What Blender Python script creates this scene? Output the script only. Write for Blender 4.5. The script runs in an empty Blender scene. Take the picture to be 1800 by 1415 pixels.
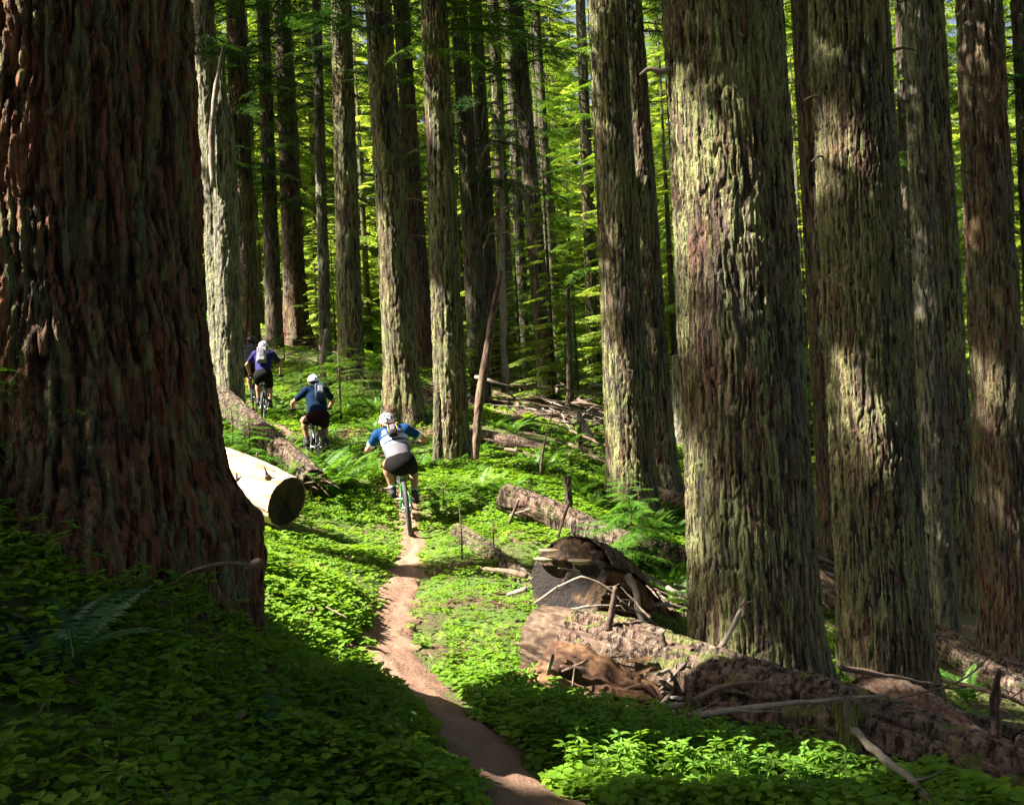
import bpy, math
import numpy as np
from mathutils import Vector, Matrix
rng = np.random.default_rng(7)
R = math.radians
C = bpy.context.scene.collection

# ------------------------------------------------------------------ camera, sky, sun
W0, H0, F0 = 1800.0, 1415.0, 1930.0
ROLL = R(3.0)
cr, sr = math.cos(ROLL), math.sin(ROLL)
RIGHT = np.array([cr, 0, -sr]); UP = np.array([sr, 0, cr]); FWD = np.array([0, 1.0, 0])
cam_d = bpy.data.cameras.new('camera')
cam = bpy.data.objects.new('camera', cam_d); C.objects.link(cam)
cam.matrix_world = Matrix(((RIGHT[0], UP[0], 0, 0), (0, 0, -1, 0), (RIGHT[2], UP[2], 0, 0), (0, 0, 0, 1)))
cam_d.sensor_width = 36; cam_d.lens = 36 * F0 / W0
cam_d.clip_start = 0.05; cam_d.clip_end = 2000
sc = bpy.context.scene
sc.camera = cam

SUN_EL = R(47)
SH = np.array([-0.985, -0.16]); SH /= np.linalg.norm(SH)
S = np.array([SH[0] * math.cos(SUN_EL), SH[1] * math.cos(SUN_EL), math.sin(SUN_EL)])   # towards the sun
w = bpy.data.worlds.new("World"); sc.world = w; w.use_nodes = True
nt = w.node_tree; bg = nt.nodes['Background']
sky = nt.nodes.new('ShaderNodeTexSky'); sky.sky_type = 'NISHITA'; sky.sun_disc = False
sky.sun_elevation = SUN_EL; sky.sun_rotation = math.atan2(S[0], S[1])
sky.air_density = 1.0; sky.dust_density = 9.0
nt.links.new(sky.outputs[0], bg.inputs[0]); bg.inputs[1].default_value = 0.05
sd = bpy.data.lights.new('sun', 'SUN'); sd.energy = 5.0; sd.angle = R(0.5); sd.color = (1.0, 0.93, 0.80)
so = bpy.data.objects.new('sun', sd); C.objects.link(so)
so.rotation_euler = Vector((-S[0], -S[1], -S[2])).to_track_quat('-Z', 'Y').to_euler()
so.location = (-10, -2, 20)
sc.view_settings.view_transform = 'Standard'; sc.view_settings.look = 'None'
sc.view_settings.exposure = 2.5; sc.view_settings.gamma = 1.0
sc.cycles.max_bounces = 6; sc.cycles.diffuse_bounces = 3; sc.cycles.glossy_bounces = 2
sc.cycles.transmission_bounces = 4; sc.cycles.transparent_max_bounces = 4
sc.cycles.use_denoising = True
sc.cycles.use_adaptive_sampling = False
sc.cycles.sample_clamp_indirect = 6

# ------------------------------------------------------------------ helpers
def at(px, py, Y):
    return (px - 900) / F0 * Y * RIGHT + (707.5 - py) / F0 * Y * UP + Y * FWD
def nrm(v):
    return v / (np.linalg.norm(v, axis=-1, keepdims=True) + 1e-12)

def mesh(name, V, Fs, mats, attrs=None, smooth=True, midx=None):
    """Fs: list of int arrays (m,3) or (m,4)."""
    me = bpy.data.meshes.new(name)
    V = np.asarray(V, dtype=np.float32)
    Fs = [np.asarray(f, dtype=np.int32) for f in Fs if len(f)]
    me.vertices.add(len(V)); me.vertices.foreach_set('co', V.ravel())
    nl = sum(f.size for f in Fs); nf = sum(len(f) for f in Fs)
    me.loops.add(nl); me.polygons.add(nf)
    me.loops.foreach_set('vertex_index', np.concatenate([f.ravel() for f in Fs]))
    tot = np.concatenate([np.full(len(f), f.shape[1], np.int32) for f in Fs])
    st = np.concatenate([[0], np.cumsum(tot)[:-1]]).astype(np.int32)
    me.polygons.foreach_set('loop_start', st); me.polygons.foreach_set('loop_total', tot)
    me.polygons.foreach_set('use_smooth', np.full(nf, smooth, dtype=bool))
    if midx is not None:
        me.polygons.foreach_set('material_index', np.asarray(midx, np.int32))
    for m in (mats if isinstance(mats, (list, tuple)) else [mats]):
        me.materials.append(m)
    for k, a in (attrs or {}).items():
        at_ = me.attributes.new(k, 'FLOAT', 'POINT'); at_.data.foreach_set('value', np.asarray(a, np.float32).ravel())
    me.update(calc_edges=True); me.validate()
    return me

def tag(o, label=None, cat=None, group=None, kind=None):
    if label: o['label'] = label
    if cat: o['category'] = cat
    if group: o['group'] = group
    if kind: o['kind'] = kind
    return o
def link(name, me, parent=None):
    o = bpy.data.objects.new(name, me); C.objects.link(o)
    if parent is not None: o.parent = parent
    return o
def thing(name, label, cat, loc=(0, 0, 0), rot=None, group=None):
    o = bpy.data.objects.new(name, None); C.objects.link(o); o.location = Vector([float(a) for a in loc])
    o.empty_display_size = 0.2
    if rot is not None: o.rotation_euler = rot
    return tag(o, label, cat, group)

class Geo:
    """collects pieces of ONE mesh"""
    def __init__(s): s.V = []; s.F3 = []; s.F4 = []; s.A = {}; s.n = 0; s.M3 = []; s.M4 = []
    def add(s, V, F, m=0, **at_):
        V = np.asarray(V, float).reshape(-1, 3); F = np.asarray(F, int)
        s.V.append(V)
        if len(F):
            if F.shape[1] == 3: s.F3.append(F + s.n); s.M3.append(np.full(len(F), m))
            else: s.F4.append(F + s.n); s.M4.append(np.full(len(F), m))
        for k in set(list(s.A) + list(at_)):
            if k not in s.A: s.A[k] = [np.zeros(s.n)]
            a = at_.get(k, 0.0)
            s.A[k].append(np.broadcast_to(np.asarray(a, float).ravel() if np.ndim(a) else a, (len(V),)).astype(float))
        s.n += len(V)
    def mesh(s, name, mats, smooth=True):
        V = np.concatenate(s.V)
        Fs = []; M = []
        if s.F3: Fs.append(np.concatenate(s.F3)); M.append(np.concatenate(s.M3))
        if s.F4: Fs.append(np.concatenate(s.F4)); M.append(np.concatenate(s.M4))
        return mesh(name, V, Fs, mats, {k: np.concatenate(a) for k, a in s.A.items()}, smooth, np.concatenate(M))
    def obj(s, name, mats, parent=None, smooth=True, origin=None):
        if origin is not None:
            s.V = [v - np.asarray(origin) for v in s.V]
        o = link(name, s.mesh(name, mats, smooth), parent)
        if origin is not None: o.location = Vector([float(a) for a in origin])
        return o

def frames(P):
    """parallel transported frames of a polyline"""
    P = np.asarray(P, float); T = np.gradient(P, axis=0); T = nrm(T)
    n = np.cross(T[0], [0, 1, 0.01]); n = nrm(n); N = [n]
    for i in range(1, len(P)):
        n = N[-1] - T[i] * np.dot(N[-1], T[i]); N.append(nrm(n))
    N = np.array(N); B = np.cross(T, N)
    return T, N, B
def resample(P, r, k):
    """smooth resample of a polyline (Catmull-Rom like through cumulative length)"""
    P = np.asarray(P, float); r = np.asarray(r, float)
    d = np.concatenate([[0], np.cumsum(np.linalg.norm(np.diff(P, axis=0), axis=1))])
    t = np.linspace(0, d[-1], k)
    if len(P) < 3:
        return np.stack([np.interp(t, d, P[:, i]) for i in range(3)], 1), np.interp(t, d, r)
    out = np.zeros((k, 3)); m = np.gradient(P, d, axis=0)
    idx = np.clip(np.searchsorted(d, t, 'right') - 1, 0, len(P) - 2)
    h = (d[idx + 1] - d[idx]); s_ = (t - d[idx]) / h
    s_ = s_[:, None]; h = h[:, None]
    out = ((2 * s_**3 - 3 * s_**2 + 1) * P[idx] + (s_**3 - 2 * s_**2 + s_) * h * m[idx] + (-2 * s_**3 + 3 * s_**2) * P[idx + 1] + (s_**3 - s_**2) * h * m[idx + 1])
    return out, np.interp(t, d, r)
def tube_arr(P, r, n=8, cap=True, squash=1.0):
    P = np.asarray(P, float); r = np.broadcast_to(np.asarray(r, float), (len(P),))
    T, N, B = frames(P); a = np.arange(n) * 2 * math.pi / n
    V = P[:, None, :] + r[:, None, None] * (np.cos(a)[None, :, None] * N[:, None, :] + squash * np.sin(a)[None, :, None] * B[:, None, :])
    k = len(P); V = V.reshape(-1, 3)
    i, j = np.meshgrid(np.arange(k - 1), np.arange(n), indexing='ij')
    F = np.stack([i * n + j, i * n + (j + 1) % n, (i + 1) * n + (j + 1) % n, (i + 1) * n + j], -1).reshape(-1, 4)
    tri = np.zeros((0, 3), int)
    if cap:
        V = np.concatenate([V, P[:1] - T[:1] * r[0] * 0.15, P[-1:] + T[-1:] * r[-1] * 0.3])
        c0, c1 = k * n, k * n + 1; j = np.arange(n)
        tri = np.concatenate([np.stack([np.full(n, c0), (j + 1) % n, j], 1), np.stack([np.full(n, c1), (k - 1) * n + j, (k - 1) * n + (j + 1) % n], 1)])
    return V, F, tri
def add_tube(g, P, r, n=8, m=0, **at_):
    V, F, T3 = tube_arr(P, r, n)
    k = g.n
    g.add(V, F, m, **at_)
    if len(T3):
        g.F3.append(T3 + k); g.M3.append(np.full(len(T3), m))

def box_arr(c, s, rotm=None):
    v = np.array([[x, y, z] for x in (-.5, .5) for y in (-.5, .5) for z in (-.5, .5)]) * np.asarray(s)
    if rotm is not None: v = v @ np.asarray(rotm).T
    F = np.array([[0, 1, 3, 2], [4, 6, 7, 5], [0, 4, 5, 1], [2, 3, 7, 6], [0, 2, 6, 4], [1, 5, 7, 3]])
    return v + np.asarray(c), F

# ---- lattice noise on grids
def lat(r_, c_, g=None):
    g = g or rng; return g.random((r_, c_))
def samp(L, V, U):
    """smooth value noise, periodic in U (columns), clamped in V (rows)"""
    nr, nc = L.shape
    V = np.clip(V, 0, nr - 1.001); v0 = np.floor(V).astype(int); fv = V - v0; fv = fv * fv * (3 - 2 * fv)
    u0 = np.floor(U).astype(int); fu = U - u0; fu = fu * fu * (3 - 2 * fu); u0 %= nc; u1 = (u0 + 1) % nc
    a = L[v0, u0] * (1 - fu) + L[v0, u1] * fu; b = L[v0 + 1, u0] * (1 - fu) + L[v0 + 1, u1] * fu
    return a * (1 - fv) + b * fv
_NL = np.random.default_rng(3).random((256, 256))
def noise2(x, y, s=1.0, o=0):
    return samp(_NL, (np.asarray(y) / s + 37.3 * (o + 1)) % 254, np.asarray(x) / s + 91.7 * (o + 1))
def sstep(x, a, b):
    t = np.clip((x - a) / (b - a), 0, 1); return t * t * (3 - 2 * t)

# ------------------------------------------------------------------ materials
def newmat(name):
    m = bpy.data.materials.new(name); m.use_nodes = True
    nt = m.node_tree; b = nt.nodes['Principled BSDF']
    return m, nt, b
def N(nt, t, **k):
    n = nt.nodes.new(t)
    for a, v in k.items():
        if hasattr(n, a): setattr(n, a, v)
        else: n.inputs[a.replace('_', ' ')].default_value = v
    return n
def col(c): return (c[0], c[1], c[2], 1)
def mix(nt, f, a, b, blend='MIX'):
    n = nt.nodes.new('ShaderNodeMix'); n.data_type = 'RGBA'; n.blend_type = blend
    for s_, v in ((0, f), (6, a), (7, b)):
        if hasattr(v, 'is_linked') or hasattr(v, 'links'): nt.links.new(v, n.inputs[s_])
        elif s_ == 0: n.inputs[0].default_value = v
        else: n.inputs[s_].default_value = col(v)
    return n.outputs[2]
def ramp(nt, src, a, b, c0=(0, 0, 0), c1=(1, 1, 1)):
    n = nt.nodes.new('ShaderNodeValToRGB'); e = n.color_ramp.elements
    e[0].position = a; e[0].color = col(c0); e[1].position = b; e[1].color = col(c1)
    nt.links.new(src, n.inputs[0]); return n.outputs[0]
def noise_node(nt, scale, stretch=None, detail=4, rough=0.6, off=None, space='Object', dist=0.0):
    tc = nt.nodes.new('ShaderNodeTexCoord'); o = tc.outputs[space]
    if stretch is not None or off is not None:
        mp = nt.nodes.new('ShaderNodeMapping'); nt.links.new(o, mp.inputs[0]); o = mp.outputs[0]
        if stretch is not None: mp.inputs['Scale'].default_value = stretch
        if off is not None: mp.inputs['Location'].default_value = off
    n = nt.nodes.new('ShaderNodeTexNoise'); nt.links.new(o, n.inputs['Vector'])
    n.inputs['Scale'].default_value = scale; n.inputs['Detail'].default_value = detail
    n.inputs['Roughness'].default_value = rough; n.inputs['Distortion'].default_value = dist
    return n.outputs['Fac']
def attr(nt, name):
    a = nt.nodes.new('ShaderNodeAttribute'); a.attribute_name = name; return a.outputs['Fac']
def bump(nt, b, src, strength, dist):
    n = nt.nodes.new('ShaderNodeBump'); n.inputs['Strength'].default_value = strength; n.inputs['Distance'].default_value = dist
    nt.links.new(src, n.inputs['Height']); nt.links.new(n.outputs[0], b.inputs['Normal'])
def setc(nt, b, c):
    if hasattr(c, 'links'): nt.links.new(c, b.inputs['Base Color'])
    else: b.inputs['Base Color'].default_value = col(c)

def bark_mat(name, deep, ridge, lich, red=(0.16, 0.06, 0.035), redamt=0.4, lamt=1.0, grey=(0.22, 0.21, 0.18), greyamt=0.3, fine=1.0, streak=0.85):
    m, nt, b = newmat(name)
    n1 = noise_node(nt, 22 * fine, (1, 1, 0.18), 5, 0.65)
    n2 = noise_node(nt, 2.2, (1, 1, 0.5), 3, 0.55, (3, 1, 7))
    n3 = noise_node(nt, 60 * fine, (1, 1, 0.35), 3, 0.6, (9, 4, 2))
    base = mix(nt, ramp(nt, attr(nt, 'ridge'), 0.15, 0.9), deep, ridge)
    base = mix(nt, ramp(nt, n1, 0.35, 0.68), base, mix(nt, 0.5, base, grey), 'MIX') if greyamt > 0 else base
    rd = nt.nodes.new('ShaderNodeMath'); rd.operation = 'MULTIPLY'; nt.links.new(ramp(nt, n2, 0.4, 0.65), rd.inputs[0]); rd.inputs[1].default_value = redamt
    base = mix(nt, rd.outputs[0], base, red)
    gm = nt.nodes.new('ShaderNodeMath'); gm.operation = 'MULTIPLY'; nt.links.new(ramp(nt, n3, 0.55, 0.72), gm.inputs[0]); gm.inputs[1].default_value = greyamt
    base = mix(nt, gm.outputs[0], base, grey)
    # fine dark flecks of bark plates
    dk = ramp(nt, n1, 0.25, 0.5, (0.45, 0.42, 0.40), (1, 1, 1))
    base = mix(nt, 1.0, base, dk, 'MULTIPLY')
    lm = nt.nodes.new('ShaderNodeMath'); lm.operation = 'MULTIPLY'; nt.links.new(attr(nt, 'lich'), lm.inputs[0])
    nt.links.new(ramp(nt, n3, 0.25, 0.55, (0.45, 0.45, 0.45), (1, 1, 1)), lm.inputs[1])
    lm2 = nt.nodes.new('ShaderNodeMath'); lm2.operation = 'MULTIPLY'; nt.links.new(lm.outputs[0], lm2.inputs[0]); lm2.inputs[1].default_value = lamt
    st = noise_node(nt, 30 * fine, (1, 1, 0.06), 4, 0.62, (2, 8, 5), dist=0.15)
    crk = noise_node(nt, 24 * fine, (1, 1, 0.12), 4, 0.6, (6, 3, 1), dist=0.5)
    base = mix(nt, 1.0, base, ramp(nt, crk, 0.40, 0.50, (0.15, 0.13, 0.12), (1.1, 1.1, 1.1)), 'MULTIPLY')
    sm = nt.nodes.new('ShaderNodeMath'); sm.operation = 'MULTIPLY'; nt.links.new(ramp(nt, st, 0.515, 0.555), sm.inputs[0])
    nt.links.new(ramp(nt, noise_node(nt, 1.7, (1, 1, 0.6), 3, 0.6, (1, 9, 4)), 0.36, 0.58), sm.inputs[1])
    sm3 = nt.nodes.new('ShaderNodeMath'); sm3.operation = 'MULTIPLY'; nt.links.new(sm.outputs[0], sm3.inputs[0]); sm3.inputs[1].default_value = streak
    mxx = nt.nodes.new('ShaderNodeMath'); mxx.operation = 'MAXIMUM'; nt.links.new(lm2.outputs[0], mxx.inputs[0]); nt.links.new(sm3.outputs[0], mxx.inputs[1]); lm2 = mxx
    lc = mix(nt, n2, tuple(0.62 * c for c in lich), tuple(1.25 * c for c in lich))
    c = mix(nt, lm2.outputs[0], base, lc)
    setc(nt, b, c); b.inputs['Roughness'].default_value = 0.92; b.inputs['Specular IOR Level'].default_value = 0.25
    hb = nt.nodes.new('ShaderNodeMath'); hb.operation = 'MULTIPLY_ADD'; nt.links.new(lm2.outputs[0], hb.inputs[0]); hb.inputs[1].default_value = 0.7
    h2 = nt.nodes.new('ShaderNodeMath'); h2.operation = 'MULTIPLY_ADD'; nt.links.new(ramp(nt, crk, 0.38, 0.55), h2.inputs[0]); h2.inputs[1].default_value = 0.8; nt.links.new(n3, h2.inputs[2]); nt.links.new(h2.outputs[0], hb.inputs[2])
    bump(nt, b, hb.outputs[0], 1.0, 0.03)
    return m
def leaf_mat(name, dark, light, trans=0.45, rough=0.45, spec=0.35, noise_s=1.2, yellow=(0.25, 0.3, 0.05)):
    m, nt, b = newmat(name)
    n2 = noise_node(nt, noise_s, None, 2, 0.5)
    f = nt.nodes.new('ShaderNodeMath'); f.operation = 'MULTIPLY_ADD'; nt.links.new(attr(nt, 'tint'), f.inputs[0]); f.inputs[1].default_value = 0.6
    g = nt.nodes.new('ShaderNodeMath'); g.operation = 'MULTIPLY_ADD'; nt.links.new(n2, g.inputs[0]); g.inputs[1].default_value = 1.3; g.inputs[2].default_value = -0.45
    nt.links.new(g.outputs[0], f.inputs[2]); f.use_clamp = True
    c = mix(nt, f.outputs[0], dark, light)
    c = mix(nt, ramp(nt, attr(nt, 'tint'), 0.9, 1.0, (0, 0, 0), (.6, .6, .6)), c, yellow)
    setc(nt, b, c); b.inputs['Roughness'].default_value = rough; b.inputs['Specular IOR Level'].default_value = spec
    t = nt.nodes.new('ShaderNodeBsdfTranslucent')
    tc = mix(nt, 1.0, c, (1.5, 1.35, 0.55), 'MULTIPLY'); nt.links.new(tc, t.inputs[0])
    mx = nt.nodes.new('ShaderNodeMixShader'); mx.inputs[0].default_value = trans
    nt.links.new(b.outputs[0], mx.inputs[1]); nt.links.new(t.outputs[0], mx.inputs[2])
    nt.links.new(mx.outputs[0], nt.nodes['Material Output'].inputs[0])
    return m
def wood_mat(name, a, b_, dark, stretch=(1, 1, 1), scale=30, bumpd=0.006, attr_h=True, rough=0.85, contrast=(0.35, 0.65)):
    m, nt, b = newmat(name)
    n1 = noise_node(nt, scale, stretch, 5, 0.65); n2 = noise_node(nt, 3.5, None, 3, 0.6, (5, 5, 1))
    c = mix(nt, ramp(nt, n1, *contrast), a, b_)
    c = mix(nt, ramp(nt, n2, 0.5, 0.72), c, dark)
    if attr_h:
        c = mix(nt, ramp(nt, attr(nt, 'ridge'), 0.05, 0.65, (1, 1, 1), (0, 0, 0)), c, dark)
    setc(nt, b, c); b.inputs['Roughness'].default_value = rough; b.inputs['Specular IOR Level'].default_value = 0.25
    bump(nt, b, n1, 0.7, bumpd)
    return m
def plain(name, c, rough=0.6, metal=0.0, nscale=40, namt=0.25, spec=0.4):
    m, nt, b = newmat(name)
    n = noise_node(nt, nscale, None, 3, 0.6)
    cc = mix(nt, ramp(nt, n, 0.35, 0.7), c, tuple(x * (1 - namt) for x in c)); setc(nt, b, cc)
    b.inputs['Roughness'].default_value = rough; b.inputs['Metallic'].default_value = metal; b.inputs['Specular IOR Level'].default_value = spec
    return m

M = {}
M['bark'] = bark_mat('bark mossy', (0.010, 0.006, 0.004), (0.075, 0.046, 0.030), (0.32, 0.34, 0.14), redamt=0.5, greyamt=0.2)
M['bark_big'] = bark_mat('bark thick red', (0.012, 0.006, 0.004), (0.15, 0.062, 0.030), (0.18, 0.21, 0.09), red=(0.20, 0.055, 0.022), redamt=0.65, grey=(0.13, 0.085, 0.055), greyamt=0.15, streak=0.55)
M['bark_red'] = bark_mat('bark reddish', (0.022, 0.011, 0.008), (0.11, 0.058, 0.038), (0.27, 0.28, 0.12), red=(0.17, 0.06, 0.035), redamt=0.6, lamt=0.7, greyamt=0.1, streak=0.4)
M['bark_grey'] = bark_mat('bark grey', (0.035, 0.028, 0.02), (0.19, 0.165, 0.13), (0.36, 0.37, 0.19), redamt=0.15, lamt=0.85, grey=(0.36, 0.35, 0.31), greyamt=0.45)
M['bark_dark'] = bark_mat('bark dark', (0.015, 0.010, 0.008), (0.07, 0.048, 0.035), (0.20, 0.22, 0.09), redamt=0.35, lamt=0.7, greyamt=0.15, streak=0.5)
M['bark_log'] = bark_mat('bark of fallen wood', (0.022, 0.012, 0.008), (0.175, 0.125, 0.088), (0.17, 0.19, 0.05), redamt=0.35, lamt=1.0, grey=(0.24, 0.21, 0.17), greyamt=0.4, fine=0.9, streak=0.0)
M['bare'] = wood_mat('bare pale wood', (0.54, 0.42, 0.30), (0.66, 0.56, 0.44), (0.36, 0.19, 0.09), (1, 1, 1), 9, 0.004)
M['rotten'] = wood_mat('rotten orange wood', (0.085, 0.040, 0.02), (0.20, 0.11, 0.055), (0.04, 0.018, 0.010), (1, 1, 1), 26, 0.012, contrast=(0.4, 0.6))
M['weather'] = wood_mat('weathered grey wood', (0.17, 0.135, 0.105), (0.30, 0.255, 0.21), (0.09, 0.06, 0.042), (1, 1, 1), 24, 0.005)
M['stickd'] = wood_mat('dark dead wood', (0.08, 0.05, 0.035), (0.17, 0.12, 0.09), (0.035, 0.02, 0.015), (1, 1, 1), 30, 0.004)
M['stickb'] = wood_mat('brown dead wood', (0.10, 0.062, 0.042), (0.20, 0.14, 0.10), (0.045, 0.026, 0.018), (1, 1, 1), 30, 0.004)
M['butt'] = wood_mat('peeled brown wood', (0.075, 0.048, 0.032), (0.17, 0.115, 0.08), (0.04, 0.022, 0.014), (1, 1, 1), 22, 0.01)
M['slab'] = wood_mat('split grooved wood', (0.07, 0.042, 0.030), (0.17, 0.12, 0.092), (0.10, 0.045, 0.025), (1, 1, 1), 20, 0.01)
M['cover'] = leaf_mat('clover leaves', (0.075, 0.17, 0.012), (0.21, 0.37, 0.028), 0.45, .6, .2)
M['herb'] = leaf_mat('broad herb leaves', (0.065, 0.16, 0.018), (0.17, 0.32, 0.035), 0.45, .6, .2)
M['fern'] = leaf_mat('fern fronds', (0.05, 0.14, 0.018), (0.13, 0.27, 0.03), 0.45)
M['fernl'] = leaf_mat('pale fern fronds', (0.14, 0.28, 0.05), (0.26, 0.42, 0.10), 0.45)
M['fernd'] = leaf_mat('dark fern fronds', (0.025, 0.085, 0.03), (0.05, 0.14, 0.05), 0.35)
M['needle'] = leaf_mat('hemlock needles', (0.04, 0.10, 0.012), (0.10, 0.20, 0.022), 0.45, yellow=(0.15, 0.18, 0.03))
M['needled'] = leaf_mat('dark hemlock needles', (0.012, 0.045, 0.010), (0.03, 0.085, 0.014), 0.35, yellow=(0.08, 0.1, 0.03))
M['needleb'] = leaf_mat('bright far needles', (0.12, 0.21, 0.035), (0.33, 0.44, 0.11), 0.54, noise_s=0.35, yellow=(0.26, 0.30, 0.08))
M['sap'] = leaf_mat('sapling needles', (0.05, 0.17, 0.015), (0.13, 0.31, 0.03), 0.45)
# ------------------------------------------------------------------ terrain
CTRL = [  # photo pixel and distance of ground points
    (940, 1400, 4.6), (850, 1310, 5.4), (780, 1245, 6.1), (715, 1180, 7.0), (690, 1120, 7.9), (690, 1080, 8.8), (708, 1020, 10.2), (722, 960, 12.2), (722, 937, 13.6),
    (640, 850, 15.8), (564, 828, 18.2), (530, 795, 20.0), (463, 745, 22.5), (450, 728, 24.0), (445, 712, 25.5),
    (480, 1180, 5.6), (350, 1095, 4.9), (200, 1010, 4.7), (500, 1415, 3.9), (250, 1400, 3.3), (0, 1400, 2.9), (100, 1130, 4.0), (0, 850, 5.0), (60, 950, 4.6), (620, 1300, 5.0), (560, 1200, 6.2), (450, 1070, 7.2), (400, 960, 8.5),
    (503, 955, 11.8), (400, 900, 13.0), (580, 880, 14.2), (400, 800, 15.8), (400, 695, 19.5), (437, 612, 30), (483, 608, 32), (522, 600, 33), (573, 640, 30), (615, 668, 26),
    (708, 738, 22), (745, 650, 30), (797, 822, 18), (845, 722, 27), (893, 697, 32), (965, 706, 29), (1045, 722, 40), (1115, 900, 16), (1168, 872, 19), (1335, 1215, 8.8),
    (1465, 990, 17), (1560, 1235, 11), (1660, 1160, 15), (1775, 1165, 14), (1195, 790, 24), (1780, 1240, 12.5),
    (950, 1215, 7.4), (1060, 1270, 6.9), (1200, 1330, 5.9), (1500, 1395, 5.6), (1750, 1440, 4.9), (830, 1060, 9.5), (830, 960, 12), (930, 950, 12.2), (1000, 1090, 9.0),
    (900, 850, 15.0), (1000, 800, 18), (1080, 1015, 11.5), (1180, 1050, 11), (1000, 740, 26), (1220, 1000, 13.5),
]
cp = np.array([at(*c) for c in CTRL])
extra = np.array([(-4, 0, -.75), (0, 0, -1.65), (4, 0, -2.6), (0, -8, -2.0), (-14, -6, 3.0), (-14, 12, 4.2), (-18, 30, 6.5), (16, 0, -6), (16, 22, -6.2), (28, 40, -7), (0, 60, 0.2), (-25, 65, 5.0),
                  (25, 75, -4.0), (-60, 0, 14), (-60, 120, 12), (0, 120, 2), (60, 120, -2), (70, 30, -9), (60, -20, -12), (-40, -30, 8), (0, -30, -3), (10, 45, -2.6), (-8, 45, 2.2)])
cp = np.concatenate([cp, extra])
def tps_phi(d2): return np.where(d2 > 1e-12, 0.5 * d2 * np.log(d2 + 1e-12), 0)
def _fit():
    n = len(cp); X = cp[:, :2]
    K = tps_phi(((X[:, None] - X[None]) ** 2).sum(-1)) + np.eye(n) * 0.25
    P = np.concatenate([np.ones((n, 1)), X], 1)
    A = np.zeros((n + 3, n + 3)); A[:n, :n] = K; A[:n, n:] = P; A[n:, :n] = P.T
    return np.linalg.solve(A, np.concatenate([cp[:, 2], np.zeros(3)]))
TW = _fit()
def terr0(x, y):
    x = np.asarray(x, float); y = np.asarray(y, float); sh = x.shape
    x = x.ravel(); y = y.ravel(); out = np.empty(len(x))
    for i in range(0, len(x), 40000):
        xx, yy = x[i:i + 40000], y[i:i + 40000]
        d2 = (xx[:, None] - cp[None, :, 0]) ** 2 + (yy[:, None] - cp[None, :, 1]) ** 2
        out[i:i + 40000] = tps_phi(d2) @ TW[:len(cp)] + TW[-3] + TW[-2] * xx + TW[-1] * yy
    return out.reshape(sh)
# path centre line (world)
PATH_PX = [(1040, 1520, 3.6), (940, 1400, 4.6), (850, 1310, 5.4), (780, 1245, 6.1), (715, 1185, 6.9), (688, 1130, 7.8), (690, 1080, 8.8), (708, 1020, 10.2), (722, 960, 12.2), (721, 937, 13.6), (690, 880, 15.2), (640, 850, 15.8), (564, 828, 18.2), (530, 795, 20.0), (463, 745, 22.5), (440, 712, 25.5)]
PATH_HW = [.26, .24, .22, .22, .22, .19, .18, .17, .165, .15, .14, .20, .16, .16, .16, .16]
pp = np.array([at(*c) for c in PATH_PX])
PP, PW = resample(pp, PATH_HW, 260)
def path_d(x, y):
    x = np.asarray(x, float); y = np.asarray(y, float); sh = x.shape; x = x.ravel(); y = y.ravel(); d = np.empty(len(x)); wd = np.empty(len(x))
    Q = PP[::3]; Wq = PW[::3]
    for i in range(0, len(x), 60000):
        dd = np.hypot(x[i:i + 60000, None] - Q[None, :, 0], y[i:i + 60000, None] - Q[None, :, 1]); j = dd.argmin(1)
        d[i:i + 60000] = dd[np.arange(len(dd)), j]; wd[i:i + 60000] = Wq[j]
    return d.reshape(sh), wd.reshape(sh)
def terr(x, y):
    x = np.asarray(x, float); y = np.asarray(y, float)
    z = terr0(x, y)
    z = z + 0.10 * (noise2(x, y, 1.3) - .5) + 0.05 * (noise2(x, y, 0.45, 2) - .5) + sstep(y, 20, 60) * 1.2 * (noise2(x, y, 9, 3) - .5)
    d, wd = path_d(x, y)
    return z - 0.05 * (1 - sstep(d, wd * 0.8, wd * 1.9))
def ground_px(px, py, y0=2.2, y1=70):
    Y = np.geomspace(y0, y1, 400); P = np.array([at(px, py, a) for a in Y]); h = P[:, 2] - terr(P[:, 0], P[:, 1])
    j = np.argmax(h < 0)
    if h[j] >= 0: j = len(Y) - 1
    p = P[j].copy(); p[2] = terr(p[0], p[1]); return p
def px_of(P):
    P = np.asarray(P, float); Y = P[..., 1]
    return 900 + F0 * (P @ RIGHT) / Y, 707.5 - F0 * (P @ UP) / Y

def axis_coords(lo, hi, d0, c, k):
    out = [c]; x = c
    while x < hi: x += d0 + k * abs(x - c); out.append(x)
    x = c; lo_ = []
    while x > lo: x -= d0 + k * abs(x - c); lo_.append(x)
    return np.array(lo_[::-1] + out)
gx = axis_coords(-90, 100, 0.07, 0.3, 0.022); gy = axis_coords(-40, 170, 0.07, 6.0, 0.018)
GX, GY = np.meshgrid(gx, gy); GZ = terr(GX, GY)
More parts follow.
